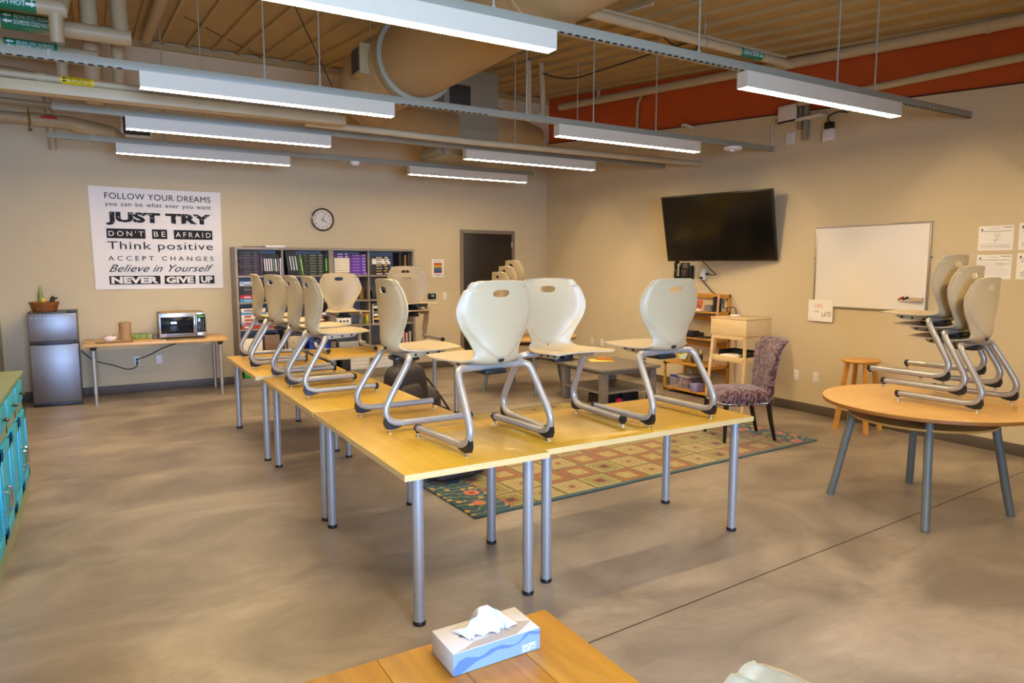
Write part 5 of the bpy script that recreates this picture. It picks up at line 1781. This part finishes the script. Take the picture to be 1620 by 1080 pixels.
mb.b2((-0.10, -0.06, -0.12), (0.13, 0, 0.06), 0.012)
mb.b2((-0.06, -0.075, -0.10), (0.10, -0.05, 0.10), 0.01)
mb.build('base', BLACK, ph)
mb = MB()
mb.tube(catmull([(-0.10, -0.06, -0.11), (-0.105, -0.11, -0.09), (-0.105, -0.105, 0.0), (-0.105, -0.11, 0.09), (-0.10, -0.07, 0.115)], 18), [0.022, 0.028, 0.028, 0.026, 0.024, 0.022, 0.021, 0.021, 0.021, 0.021, 0.021, 0.021, 0.022, 0.024, 0.026, 0.028, 0.028, 0.022], 12)
mb.build('handset', mat('gloss_black', (0, 0, 0)), ph)
MB().b2((-0.01, -0.0775, 0.03), (0.07, -0.0745, 0.085), 0.002).build('display', mat('lcd_grey', srgb(110, 96, 84), 0.3), ph)
mb = MB()
for r in range(4):
    for c in range(3):
        mb.b2((-0.03 + c * 0.03, -0.0785, -0.075 + r * 0.022), (-0.01 + c * 0.03, -0.0745, -0.061 + r * 0.022), 0.002)
mb.build('keypad', mat('phone_keys', srgb(110, 100, 84), 0.5), ph)
so = thing('surge_protector', 'white plug-in surge protector with black plugs on the right wall under the television', 'surge protector', (XR, 6.545, 1.545), -PI / 2)
MB().b2((-0.05, -0.045, -0.075), (0.05, 0, 0.075), 0.012).build('body', WHITEP, so)
mb = MB()
mb.b2((-0.03, -0.07, -0.055), (0.02, -0.045, -0.03), 0.005)
mb.b2((0.05, -0.035, -0.01), (0.09, -0.01, 0.02), 0.005)
mb.build('plugs', BLACK, so)
tag(MB().tube(catmull([(6.74, 6.44, 1.55), (6.76, 6.36, 1.54), (6.77, 6.30, 1.55), (6.77, 6.38, 1.60), (6.76, 6.5, 1.70), (6.74, 6.6, 1.79)], 30), 0.006, 8).build('screen_cord', BLACK), 'black cord from the surge protector up to the television', 'cord')
tag(MB().tube(catmull([(6.755, 6.55, 1.50), (6.775, 6.5, 1.44), (6.79, 6.38, 1.33), (6.80, 6.28, 1.27), (6.812, 6.2, 1.2), (6.812, 6.2, 1.12)], 30), 0.006, 8).build('player_cord', BLACK), 'black cord hanging from the surge protector down behind the ladder bookshelf', 'cord')
tag(MB().tube(catmull([(6.70, 6.14, 1.08), (6.69, 6.10, 1.22), (6.69, 6.07, 1.13), (6.72, 6.02, 1.14), (6.77, 5.97, 1.13), (6.79, 5.96, 1.02)], 30), 0.005, 8).build('loose_cable', BLACK), 'black cable looping through the right end frame of the ladder bookshelf', 'cord')

# ---------------------------------------------------------------- whiteboard and papers
wb = thing('whiteboard', 'aluminium framed whiteboard on the right wall', 'whiteboard', (XR, 4.2835, 1.642), -PI / 2)
WBW, WBH = 0.612, 0.430
MB().b2((-WBW, -0.014, -WBH), (WBW, 0, WBH)).build('board', mat('whiteboard_enamel', srgb(236, 228, 216), 0.22, coat=0.3), wb, smooth=0)
AL = mat('anodised_aluminium', srgb(176, 166, 152), 0.35, 0.7)
mb = MB()
mb.b2((-WBW - 0.008, -0.02, WBH - 0.012), (WBW + 0.008, 0, WBH + 0.008), 0.003)
mb.b2((-WBW - 0.008, -0.02, -WBH - 0.008), (WBW + 0.008, 0, -WBH + 0.012), 0.003)
mb.b2((-WBW - 0.008, -0.02, -WBH), (-WBW + 0.012, 0, WBH), 0.003)
mb.b2((WBW - 0.012, -0.02, -WBH), (WBW + 0.008, 0, WBH), 0.003)
mb.build('frame', AL, wb)
mb = MB()
for sx in (-1, 1):
    mb.b2((sx * (WBW + 0.012) - 0.014, -0.012, 0.09), (sx * (WBW + 0.012) + 0.014, -0.002, 0.1))
mb.build('mounting_clip', DARK, wb, smooth=0)
MB().b2((0.46, -0.05, -0.335), (0.585, -0.015, -0.295), 0.004).build('marker_holder', mat('holder_tan', srgb(196, 172, 140), 0.4), wb)
mk = []
for k, (dx, c, nm) in enumerate(((0.40, srgb(170, 30, 20), 'red'), (0.445, srgb(30, 26, 26), 'black'))):
    t = thing('whiteboard_marker', '%s capped marker in the holder at the right bottom of the whiteboard' % nm, 'marker', (XR - 0.035, 4.2835 - dx, 1.642 - 0.315))
    MB().cyl((0, 0.045, -0.012), (0, -0.05, -0.008), 0.009, seg=12).build('barrel', WHITEP, t)
    MB().cyl((0, 0.05, -0.006), (-0.004, 0.0, 0.02), 0.0115, seg=12).build('cap', mat('marker_' + nm, c, 0.4), t)
mb = MB()
Msg = Matrix.Translation((XR - 0.022, 4.80, 1.165)) @ Euler((0, 0.0, 0)).to_matrix().to_4x4()
sg = thing('paper_notice', 'white paper notice with LATE written on it at the left bottom corner of the whiteboard', 'notice', (XR - 0.024, 4.80, 1.165), -PI / 2)
MB().b2((-0.15, -0.0015, -0.118), (0.15, 0, 0.118)).build('sheet', PAPER, sg, smooth=0)
MB().text('100%', frame((-0.02, -0.0018, 0.05), (1, 0, 0), (0, 0, 1)), width=0.10, height=0.045, depth=0.0006, shear=0.1).build('red_writing', mat('faint_red_ink', srgb(224, 168, 150), 0.8), sg, smooth=0)
mb = MB()
mb.text('are', frame((-0.04, -0.0018, -0.012), (1, 0, 0), (0, 0, 1)), width=0.05, height=0.014, depth=0.0006)
mb.text('LATE', frame((0.075, -0.0018, -0.04), (1, 0, 0), (0, 0, 1)), width=0.11, height=0.05, depth=0.0006)
mb.b2((0.07, -0.0022, -0.008), (0.13, -0.0016, -0.006))
mb.b2((-0.14, -0.0022, -0.1), (-0.09, -0.0016, -0.097))
mb.build('black_writing', mat('faint_black_ink', srgb(120, 108, 104), 0.8), sg, smooth=0)
GPR = mat('grey_print', (0, 0, 0))
def form(y, z, w, h, label, variant):
    t = thing('paper_form', label, 'paper', (XR - 0.0002, y, z), -PI / 2)
    MB().b2((-w / 2, -0.0012, -h / 2), (w / 2, 0, h / 2)).build('sheet', PAPER, t, smooth=0)
    mb = MB()
    def ln(x0, x1, zz, th=0.0022):
        mb.b2((x0 * w / 2, -0.0017, zz * h / 2 - th / 2), (x1 * w / 2, -0.0013, zz * h / 2 + th / 2))
    ln(-0.35, 0.25, 0.78, 0.003)
    ln(0.38, 0.95, 0.86, 0.007)
    ln(-0.9, 0.88, 0.56, 0.005)
    if variant == 0:
        ln(-0.9, 0.85, -0.5); ln(-0.9, 0.85, -0.66, 0.005); ln(-0.9, 0.85, -0.8)
        for q in (0.42, 0.3, 0.2, 0.1):
            ln(-0.1, 0.06, q)
        ln(0.2, 0.4, 0.2); ln(-0.3, 0.3, -0.15); 
        mb.prism([(-0.01, -0.045), (-0.005, -0.045), (0.035, 0.045), (0.03, 0.045)], 0.0013, 0.0017, frame((0, 0, 0), (1, 0, 0), (0, 0, 1)))
    elif variant == 1:
        for q in (0.35, 0.2, 0.08, -0.1, -0.25, -0.42, -0.62):
            ln(-0.9, 0.9 - 0.3 * (q > -0.2), q, 0.002)
        ln(0.1, 0.9, 0.24, 0.004)
    else:
        ln(-0.8, -0.2, 0.36, 0.006); ln(-0.8, 0.9, -0.5, 0.004); ln(-0.8, 0.9, -0.62, 0.004); ln(-0.8, 0.9, -0.74, 0.004)
        mb.prism([(-0.09, -0.05), (-0.084, -0.05), (-0.02, 0.03), (-0.026, 0.03)], 0.0013, 0.0017, frame((0, 0, 0), (1, 0, 0), (0, 0, 1)))
    mb.build('print', GPR, t, smooth=0)
    mb = MB()
    c = (-0.8 * w / 2, 0.72 * h / 2)
    pts = []
    for k in range(20):
        a = 2 * PI * k / 20
        pts.append((c[0] + 0.009 * math.cos(a) * (1.0 if math.sin(a) > 0 else 0.75), c[1] + (0.006 if math.sin(a) > 0 else 0.011) * math.sin(a)))
    mb.prism(pts, 0.0013, 0.0018, frame((0, 0, 0), (1, 0, 0), (0, 0, 1)))
    mb.build('emblem', LETB, t, smooth=0)
form(3.12, 1.897, 0.28, 0.215, 'printed form with a slanted pen stroke, upper left of the four wall sheets', 0)
form(3.12, 1.644, 0.28, 0.215, 'printed form with ruled lines, lower left of the four sheets, half behind the stacked chairs', 1)
form(2.80, 1.905, 0.28, 0.23, 'printed form upper right of the four sheets, cut by the right edge of the photo', 2)
form(2.80, 1.65, 0.28, 0.225, 'printed form lower right of the four sheets, cut by the right edge of the photo', 2)

# ---------------------------------------------------------------- bookcases and what stands on them
CASE = mat('bookcase_metal', srgb(140, 128, 114), 0.5, 0.1, var=0.03)
CASEB = mat('bookcase_back', srgb(142, 140, 142), 0.6)
SHZ = (0.125, 0.475, 0.80, 1.165, 1.525)
BY0, BY1 = 9.86, 10.285
def bookcase(x0, x1, xd, label):
    t = thing('bookcase', label, 'bookcase', (x0, BY0, 0), 0, 'grey metal bookcases')
    W, Dp, Hh = x1 - x0, BY1 - BY0, 1.91
    MB().b2((0, 0, 0), (0.03, Dp, Hh), 0.002).build('side_panel', CASE, t)
    MB().b2((W - 0.03, 0, 0), (W, Dp, Hh), 0.002).build('side_panel', CASE, t)
    MB().b2((0.03, 0, Hh - 0.035), (W - 0.03, Dp, Hh), 0.002).build('top_panel', CASE, t)
    MB().b2((0.03, 0.005, 0), (W - 0.03, 0.03, SHZ[0]), 0.002).build('kick_plate', CASE, t)
    MB().b2((0.03, Dp - 0.006, 0.1), (W - 0.03, Dp, Hh - 0.035)).build('back_panel', CASEB, t, smooth=0)
    MB().b2((xd - x0 - 0.012, 0.02, SHZ[0]), (xd - x0 + 0.012, Dp - 0.006, Hh - 0.035)).build('divider', CASE, t, smooth=0)
    for z in SHZ:
        for a, b in ((0.03, xd - x0 - 0.012), (xd - x0 + 0.012, W - 0.03)):
            MB().b2((a, 0.004, z - 0.025), (b, Dp - 0.006, z), 0.002).build('shelf', CASE, t)
bookcase(1.555, 2.845, 2.173, 'left grey metal bookcase of the pair, with black books on its top shelf')
bookcase(2.848, 4.125, 3.405, 'right grey metal bookcase of the pair, with purple textbooks on its top shelf')

ORD = ['lowest', 'second up', 'third up', 'fourth up', 'fifth up', 'sixth up', 'seventh up', 'eighth up', 'ninth up', 'tenth up']
LEFT = ['leftmost', 'second from left', 'third from left', 'fourth from left', 'fifth from left', 'sixth from left', 'seventh from left', 'eighth from left']
BOOKM = {}
PAGES = mat('book_pages', srgb(226, 216, 196), 0.85, var=0.08, scale=60, stretch=(1, 1, 12))
def bookmat(c, r=0.55):
    k = tuple(round(v, 4) for v in c)
    if k not in BOOKM:
        BOOKM[k] = mat('book_cover_m%d' % len(BOOKM), c, r, var=0.1, scale=20)
    return BOOKM[k]
def flat_book(x0, x1, z, th, c, band, label, group, title=None, y0=None, depth=0.24, pages_out=False):
    """book lying flat, its spine (or its page edges) facing the room"""
    y0 = BY0 + 0.03 if y0 is None else y0
    t = thing('book', label, 'book', ((x0 + x1) / 2, y0, z), 0, group)
    w = (x1 - x0) / 2
    g = th * 0.08 + 0.001
    mb = MB()
    mb.b2((-w, 0, 0), (w, depth, g))
    mb.b2((-w, 0, th - g), (w, depth, th))
    if not pages_out:
        mb.b2((-w, 0, g), (w, 0.004, th - g))
    mb.build('cover', bookmat(c), t, smooth=0)
    MB().b2((-w + 0.004, 0.004, g), (w - 0.004, depth - 0.005, th - g)).build('pages', PAGES, t, smooth=0)
    if band is not None:
        bm_ = MB()
        if title:
            bm_.text(title, frame((-w * 0.25, -0.0006, th / 2), (1, 0, 0), (0, 0, 1)), width=w * 0.85, height=th * 0.4, depth=0.0006)
            bm_.b2((w * 0.55, -0.0008, th * 0.3), (w * 0.62, -0.0002, th * 0.7))
            bm_.b2((w * 0.72, -0.0008, th * 0.3), (w * 0.9, -0.0002, th * 0.7))
        else:
            bm_.b2((-w * 0.55, -0.0008, th * 0.3), (w * 0.1, -0.0002, th * 0.62))
            bm_.b2((w * 0.4, -0.0008, th * 0.3), (w * 0.75, -0.0002, th * 0.7))
        bm_.build('spine_print', bookmat(band), t, smooth=0)
    return t
def up_book(x, z, th, h, c, band, label, group, lean=0.0, depth=0.22, y0=None):
    y0 = BY0 + 0.035 if y0 is None else y0
    t = thing('book', label, 'book', (x, y0, z), 0, group)
    M = Matrix.Rotation(lean, 4, 'Y')
    g = 0.003
    lift = Matrix.Translation((0, 0, max(0.0, th * math.sin(-lean)) if lean < 0 else 0.0))
    M = lift @ M
    mb = MB()
    mb.b2((0, 0, 0), (g, depth, h), M=M)
    mb.b2((th - g, 0, 0), (th, depth, h), M=M)
    mb.b2((g, 0, 0), (th - g, 0.003, h), M=M)
    mb.build('cover', bookmat(c), t, smooth=0)
    MB().b2((g, 0.003, 0.004), (th - g, depth - 0.004, h - 0.004), M=M).build('pages', PAGES, t, smooth=0)
    if band is not None:
        MB().b2((th * 0.2, -0.0008, h * 0.2), (th * 0.8, -0.0002, h * 0.78), M=M).build('spine_print', bookmat(band), t, smooth=0)
    return t
K = srgb(26, 24, 26)
KG = srgb(34, 40, 26)
GREYB = srgb(86, 80, 76)
PUR = srgb(92, 40, 150)
DPUR = srgb(58, 26, 92)
LAV = srgb(196, 180, 226)
z = SHZ[4] + 0.0006
for k in range(9):
    flat_book(1.60 + 0.006 * (k % 3), 1.872 + 0.006 * (k % 2), z + k * 0.0362, 0.0355, K if k % 3 else srgb(52, 30, 50), GREYB if k % 2 else srgb(80, 74, 70), 'black textbook in the flat stack at the left end of the top shelf, %s' % ORD[k], 'black textbooks stacked at top left')
up_book(1.884, z, 0.030, 0.315, srgb(66, 34, 62), srgb(110, 70, 100), 'dark purple upright textbook right of the flat black stack on the top shelf', 'upright textbooks on the top left shelf')
for k in range(7):
    up_book(1.932 + k * 0.0295, z, 0.027, 0.292 - 0.006 * (k > 4), K if k != 4 else srgb(30, 44, 36), srgb(206, 204, 204) if k in (0, 1, 2, 3, 5) else srgb(110, 120, 110), 'black upright textbook with pale spine on the top left shelf, %s' % LEFT[k], 'upright textbooks on the top left shelf', lean=-0.05)
up_book(2.139, z, 0.018, 0.24, srgb(196, 190, 206), None, 'pale lilac upright book at the right end of the black ones, top left shelf', 'upright textbooks on the top left shelf')
for k in range(4):
    up_book(2.252 + k * 0.037, z, 0.033, 0.335, K, srgb(170, 176, 170) if k else srgb(60, 66, 56), 'black leaning textbook in the second compartment of the top shelf, %s' % LEFT[k], 'leaning textbooks', lean=-0.12)
for k in range(2):
    up_book(2.252 + (4 + k) * 0.037, z, 0.030, 0.285, srgb(96, 130, 40) if k else srgb(40, 60, 24), srgb(150, 180, 90) if k else None, ('bright green' if k else 'dark green') + ' leaning textbook right of the black leaning ones', 'leaning textbooks', lean=-0.12)
for k in range(8):
    flat_book(2.49 + 0.005 * (k % 2), 2.752, z + k * 0.0375, 0.0368, KG if k % 2 else K, srgb(120, 128, 96), 'black textbook in the flat stack right in the second compartment, top shelf, %s' % ORD[k], 'black textbooks stacked by the divider')
up_book(2.765, z, 0.034, 0.30, srgb(30, 44, 22), srgb(110, 190, 60), 'upright textbook with bright green spine, right end of the left bookcase top shelf', 'upright textbooks on the top left shelf')
for k in range(9):
    cc = (DPUR, DPUR)[k % 2] if k > 6 else (srgb(206, 186, 146) if k > 1 else srgb(176, 130, 66))
    flat_book(2.895, 3.125, z + k * 0.0355, 0.0348, cc, LAV if k > 6 else None, ('dark purple' if k > 6 else ('tan' if k < 2 else 'cream')) + ' book in the left flat stack of the right bookcase top shelf, %s' % ORD[k], 'cream and purple books stacked', pages_out=k <= 6)
for k in range(7):
    flat_book(3.132, 3.366 + (0.016 if k == 0 else 0), z + k * 0.0435, 0.0428, PUR if k < 6 else DPUR, LAV, 'purple textbook in the right flat stack of the right bookcase, %s' % ORD[k], 'purple textbooks', title='Precalculus')
CW = [(srgb(214, 206, 196), K), (K, srgb(200, 196, 190)), (K, srgb(190, 160, 60)), (K, srgb(180, 176, 170)), (K, srgb(200, 176, 90)), (srgb(226, 220, 210), K)]
for k in range(7):
    c, b = CW[(k + 1) % 6]
    flat_book(3.462, 3.742 - 0.02 * (k % 2), z + k * 0.0395, 0.0388, c, b, 'black and white textbook in the flat stack of the last top compartment, %s' % ORD[k], 'black and white textbooks')
for k, (x, h) in enumerate(((3.90, 0.33), (3.985, 0.30), (4.04, 0.32))):
    o = tag(MB().b2((0, 0, 0), (0.028, 0.26, h), 0.002).build('binder', mat('brown_board_%d' % k, (srgb(44, 32, 22), srgb(120, 100, 60), srgb(56, 40, 24))[k], 0.5)), ('dark brown upright binder at the right end of the top shelf, %s' % LEFT[k]), 'binder', 'binders at the right end')
    o.location = (x, BY0 + 0.06, z)
# second shelf
z = SHZ[3] + 0.0006
sec = [(srgb(46, 150, 196), LAV, 0.045), (srgb(176, 30, 52), srgb(230, 220, 220), 0.05), (K, GREYB, 0.03), (K, GREYB, 0.03), (K, srgb(150, 140, 140), 0.03), (K, GREYB, 0.03), (srgb(176, 176, 190), K, 0.028), (srgb(120, 150, 190), srgb(210, 214, 226), 0.034)]
names = ['cyan', 'red', 'black', 'black', 'black', 'black', 'grey', 'pale blue']
zz = z
for k, (c, b, th) in enumerate(sec):
    flat_book(1.60, 1.86 - 0.012 * (k % 2), zz, th, c, b, '%s book in the flat stack at the second shelf left end, %s' % (names[k], ORD[k]), 'books stacked on the second shelf')
    zz += th + 0.0008
for k in range(5):
    up_book(1.90 + k * 0.042, z, 0.036, 0.26 - 0.012 * (k % 3), (K, srgb(36, 50, 66), srgb(120, 60, 40), K, srgb(40, 60, 90))[k], GREYB, 'dark upright book on the second shelf behind the chairs, %s' % LEFT[k], 'upright books on the second shelf')
for k in range(5):
    up_book(2.21 + k * 0.045, z, 0.038, 0.25 - 0.01 * (k % 2), (srgb(30, 34, 46), K, srgb(36, 50, 66), K, srgb(60, 60, 66))[k], GREYB, 'dark upright book in the second compartment of the second shelf, %s' % LEFT[k], 'upright books on the second shelf')
def prop(name, lab, cat, mb, m, loc, rz=0):
    o = tag(mb.build(name, m), lab, cat)
    o.location, o.rotation_euler = loc, (0, 0, rz)
    return o
PINKB = mat('pale_pink_plastic', srgb(176, 156, 150), 0.5)
def handled_box(x, w, h, lab):
    t = thing('storage_basket', lab, 'basket', (x, BY0 + 0.14, z), 0)
    MB().b2((-w / 2, -0.09, 0), (w / 2, 0.12, h), 0.008).build('body', PINKB, t)
    MB().b2((-w * 0.26, -0.0915, h * 0.55), (w * 0.26, -0.0895, h * 0.75), 0.002).build('hand_hole', SLOTM, t)
    return t
handled_box(3.14, 0.19, 0.145, 'pale pink plastic basket with a dark hand hole on the right bookcase second shelf')
handled_box(2.97, 0.13, 0.10, 'low pale pink basket half behind the chair back on the second shelf')
prop('brass_vase', 'dull gold cylinder vase at the right of the pink basket', 'vase', MB().lathe([(0, 0), (0.05, 0), (0.052, 0.02), (0.05, 0.17), (0.054, 0.18), (0.046, 0.18), (0.044, 0.02), (0, 0.02)], seg=24), mat('dull_gold', srgb(150, 122, 70), 0.3, 0.6), (3.315, BY0 + 0.13, z))
wb_ = thing('wire_basket', 'black wire basket with odds and ends on the second shelf of the right bookcase', 'basket', (3.55, BY0 + 0.14, z))
mb = MB()
for k in range(8):
    x = -0.10 + k * 0.2 / 7
    mb.b2((x - 0.002, -0.102, 0), (x + 0.002, -0.098, 0.13))
for zz in (0.002, 0.03, 0.06, 0.09, 0.128):
    mb.b2((-0.10, -0.103, zz - 0.002), (0.10, -0.097, zz + 0.002))
mb.b2((-0.10, -0.1, 0), (0.10, 0.1, 0.004))
mb.b2((-0.102, -0.1, 0), (-0.098, 0.1, 0.13))
mb.b2((0.098, -0.1, 0), (0.102, 0.1, 0.13))
mb.build('wire_body', BLACK, wb_, smooth=0)
MB().b2((-0.085, -0.08, 0.005), (0.085, 0.08, 0.11), 0.01).build('contents', mat('slate_cloth', srgb(92, 96, 106), 0.7, var=0.3, scale=30), wb_)
MB().ball((0.02, -0.02, 0.135), (0.035, 0.03, 0.03), 12, 8).build('orange_cap', mat('orange_plastic', srgb(206, 120, 50), 0.5), wb_)
# third shelf
z = SHZ[2] + 0.0006
games = [(srgb(176, 62, 34), srgb(240, 230, 220), 0.05), (srgb(150, 160, 190), srgb(200, 60, 60), 0.045), (srgb(226, 214, 196), srgb(170, 60, 50), 0.05), (srgb(220, 214, 214), srgb(176, 70, 76), 0.045), (srgb(84, 150, 196), None, 0.03), (srgb(214, 208, 200), srgb(140, 130, 150), 0.055)]
gn = ['orange', 'grey blue', 'cream', 'white', 'light blue', 'white and grey']
zz = z
for k, (c, b, th) in enumerate(games):
    t = thing('board_game', '%s board game box in the stack on the third shelf, %s' % (gn[k], ORD[k]), 'board game', (1.765, BY0 + 0.03, zz), 0, 'board games stacked')
    MB().b2((-0.16, 0, 0), (0.16, 0.30, th), 0.002).build('box', bookmat(c, 0.5), t)
    if b is not None:
        MB().b2((-0.12, -0.0008, th * 0.25), (-0.03 + 0.05 * (k % 3), -0.0002, th * 0.75)).build('box_print', bookmat(b, 0.5), t, smooth=0)
    zz += th + 0.0008
games2 = [(srgb(170, 70, 40), 0.06, 'rust'), (srgb(120, 60, 40), 0.055, 'brown'), (srgb(206, 196, 190), 0.05, 'pale'), (srgb(190, 170, 160), 0.05, 'beige')]
zz = z
for k, (c, th, nm) in enumerate(games2):
    prop('board_game', '%s game box in the shorter stack on the third shelf, %s' % (nm, ORD[k]), 'board game', MB().b2((-0.11, 0, 0), (0.11, 0.28, th), 0.002), bookmat(c, 0.5), (2.04, BY0 + 0.04, zz))
    zz += th + 0.0008
prop('board_game', 'orange and red game box on the third shelf behind the single chair', 'board game', MB().b2((-0.12, 0, 0), (0.12, 0.28, 0.125), 0.003), mat('orange_box', srgb(196, 82, 40), 0.5, var=0.3, scale=18), (2.60, BY0 + 0.04, z))
prop('board_game', 'pale game box beside the inner divider on the third shelf', 'board game', MB().b2((-0.12, 0, 0), (0.12, 0.28, 0.09), 0.003), bookmat(srgb(170, 150, 130), 0.5), (2.33, BY0 + 0.04, z))
gb_ = thing('storage_box', 'white box with black marks on the third shelf of the right bookcase', 'box', (3.02, BY0 + 0.05, z))
MB().b2((-0.11, 0, 0), (0.11, 0.25, 0.10), 0.003).build('carton', PAPER, gb_)
mb = MB()
for k in range(3):
    mb.b2((-0.06 + k * 0.05, -0.001, 0.04), (-0.03 + k * 0.05, -0.0002, 0.065))
mb.build('marks', LETB, gb_, smooth=0)
pcup = thing('pencil_cup', 'green cup of orange and red pencils on the third shelf', 'pencil cup', (3.33, BY0 + 0.08, z))
MB().lathe([(0, 0), (0.042, 0), (0.044, 0.11), (0.04, 0.11), (0.038, 0.01), (0, 0.01)], seg=20).build('cup', mat('green_plastic', srgb(40, 96, 46), 0.4), pcup)
random.seed(3)
for k in range(8):
    a = k * 0.8
    MB().tube([(0.015 * math.cos(a), 0.015 * math.sin(a), 0.012), (0.036 * math.cos(a), 0.036 * math.sin(a), 0.15 + random.uniform(0, 0.03))], 0.0055, 6).build('pencil', mat(('pencil_orange', 'pencil_red', 'pencil_wood')[k % 3], (srgb(220, 110, 50), srgb(190, 50, 40), srgb(200, 170, 110))[k % 3], 0.5), pcup)
prop('marker_pack', 'upright yellow and black marker pack right of the pencil cup', 'markers', MB().b2((-0.022, -0.012, 0), (0.022, 0.012, 0.15), 0.004), mat('yellow_black', srgb(190, 160, 40), 0.5, var=0.9, scale=14, stretch=(0.2, 0.2, 3)), (3.385 - 0.02, BY0 + 0.03, z))
og = thing('paper_organizer', 'white slotted paper organizer on the third shelf at the right', 'organizer', (3.62, BY0 + 0.04, z))
mb = MB()
mb.b2((-0.16, 0, 0), (-0.15, 0.28, 0.29))
mb.b2((0.15, 0, 0), (0.16, 0.28, 0.29))
for k in range(6):
    mb.b2((-0.15, 0, k * 0.057), (0.15, 0.28, k * 0.057 + 0.005))
mb.build('frame', WHITEP, og, smooth=0)
for k, c in enumerate((K, srgb(210, 180, 50), srgb(220, 220, 220), K, srgb(226, 226, 224))):
    MB().b2((-0.14, 0.01, k * 0.057 + 0.006), (0.13, 0.26, k * 0.057 + 0.035)).build('papers', bookmat(c, 0.7), og, smooth=0)
# fourth shelf
z = SHZ[1] + 0.0006
prop('storage_box', 'white lidded box at the left of the fourth shelf', 'box', MB().b2((-0.13, 0, 0), (0.13, 0.3, 0.19), 0.004), PAPER, (1.74, BY0 + 0.03, z))
prop('storage_box', 'brown box on the fourth shelf right of the white lidded box', 'box', MB().b2((-0.10, 0, 0), (0.10, 0.3, 0.23), 0.004), mat('brown_carton', srgb(128, 104, 92), 0.7, var=0.15), (2.00, BY0 + 0.03, z))
prop('bubble_mailer', 'stack of beige mailers on the fourth shelf left of the blue box', 'mailers', MB().b2((-0.11, 0, 0), (0.11, 0.28, 0.20), 0.01), mat('beige_mailer', srgb(190, 176, 150), 0.7, var=0.3, scale=26), (2.32, BY0 + 0.03, z))
bb = thing('storage_box', 'bright blue patterned box on the fourth shelf at the right end of the left bookcase', 'box', (2.66, BY0 + 0.03, z))
MB().b2((-0.15, 0, 0), (0.15, 0.3, 0.24), 0.004).build('carton', mat('blue_print', srgb(34, 66, 186), 0.45, var=0.55, scale=20), bb)
MB().b2((-0.05, -0.001, 0.10), (0.02, -0.0002, 0.16)).build('white_panel', PAPER, bb, smooth=0)
prop('document_box', 'low grey white box on the fourth shelf of the right bookcase', 'box', MB().b2((-0.2, 0, 0), (0.2, 0.3, 0.07), 0.004), mat('grey_white_card', srgb(170, 170, 172), 0.6), (3.14, BY0 + 0.03, z))
for k in range(8):
    up_book(3.84 + k * 0.028, z, 0.024, 0.20 - 0.02 * (k % 3), (srgb(150, 60, 50), srgb(206, 200, 190), srgb(90, 70, 60), srgb(200, 190, 176))[k % 4], None, 'thin upright booklet on the fourth shelf at the right end, %s' % LEFT[k], 'upright booklets')
# bottom shelf
z = SHZ[0] + 0.0006
prop('game_mat', 'bright green box on the bottom shelf of the left bookcase', 'box', MB().b2((-0.2, 0, 0), (0.2, 0.3, 0.075), 0.004), mat('bright_green', srgb(20, 150, 40), 0.5), (1.82, BY0 + 0.03, z))
prop('paper_pile', 'pile of white papers on the bright green box', 'papers', MB().b2((-0.18, 0, 0), (0.18, 0.28, 0.09), 0.003), PAPER, (1.82, BY0 + 0.04, z + 0.0756))
prop('black_bin', 'small black speckled bin on the bottom shelf beside the paper reams', 'bin', MB().b2((-0.06, 0, 0), (0.06, 0.25, 0.24), 0.006), mat('black_speckle', srgb(40, 40, 42), 0.6, var=0.8, scale=40), (3.03, BY0 + 0.03, z))
for k in range(5):
    prop('paper_ream', 'white paper ream under the crosswise table on the bottom shelf, %s' % ORD[k], 'paper ream', MB().b2((-0.145, 0, 0), (0.145, 0.25, 0.058), 0.003), mat('ream_wrap', srgb(214, 214, 218), 0.6), (3.245, BY0 + 0.03, z + k * 0.0588))['group'] = 'white paper reams'
for k in range(3):
    prop('paper_ream', 'white paper ream in the last bottom compartment, %s' % ORD[k], 'paper ream', MB().b2((-0.16, 0, 0), (0.16, 0.25, 0.06), 0.003), mat('ream_wrap', (0, 0, 0)), (3.62, BY0 + 0.03, z + k * 0.0608))['group'] = 'white paper reams at the end'
# papers lying on top of the left bookcase
prop('folder', 'thin tan folder lying on top of the left bookcase', 'folder', MB().b2((-0.14, 0, 0), (0.14, 0.22, 0.012), 0.002), mat('tan_folder', srgb(120, 96, 56), 0.7), (1.83, BY0 + 0.06, 1.9106))
prop('paper_pile', 'low pile of white paper on top of the left bookcase', 'papers', MB().b2((-0.13, 0, 0), (0.13, 0.24, 0.026), 0.002), PAPER, (2.09, BY0 + 0.06, 1.9106))
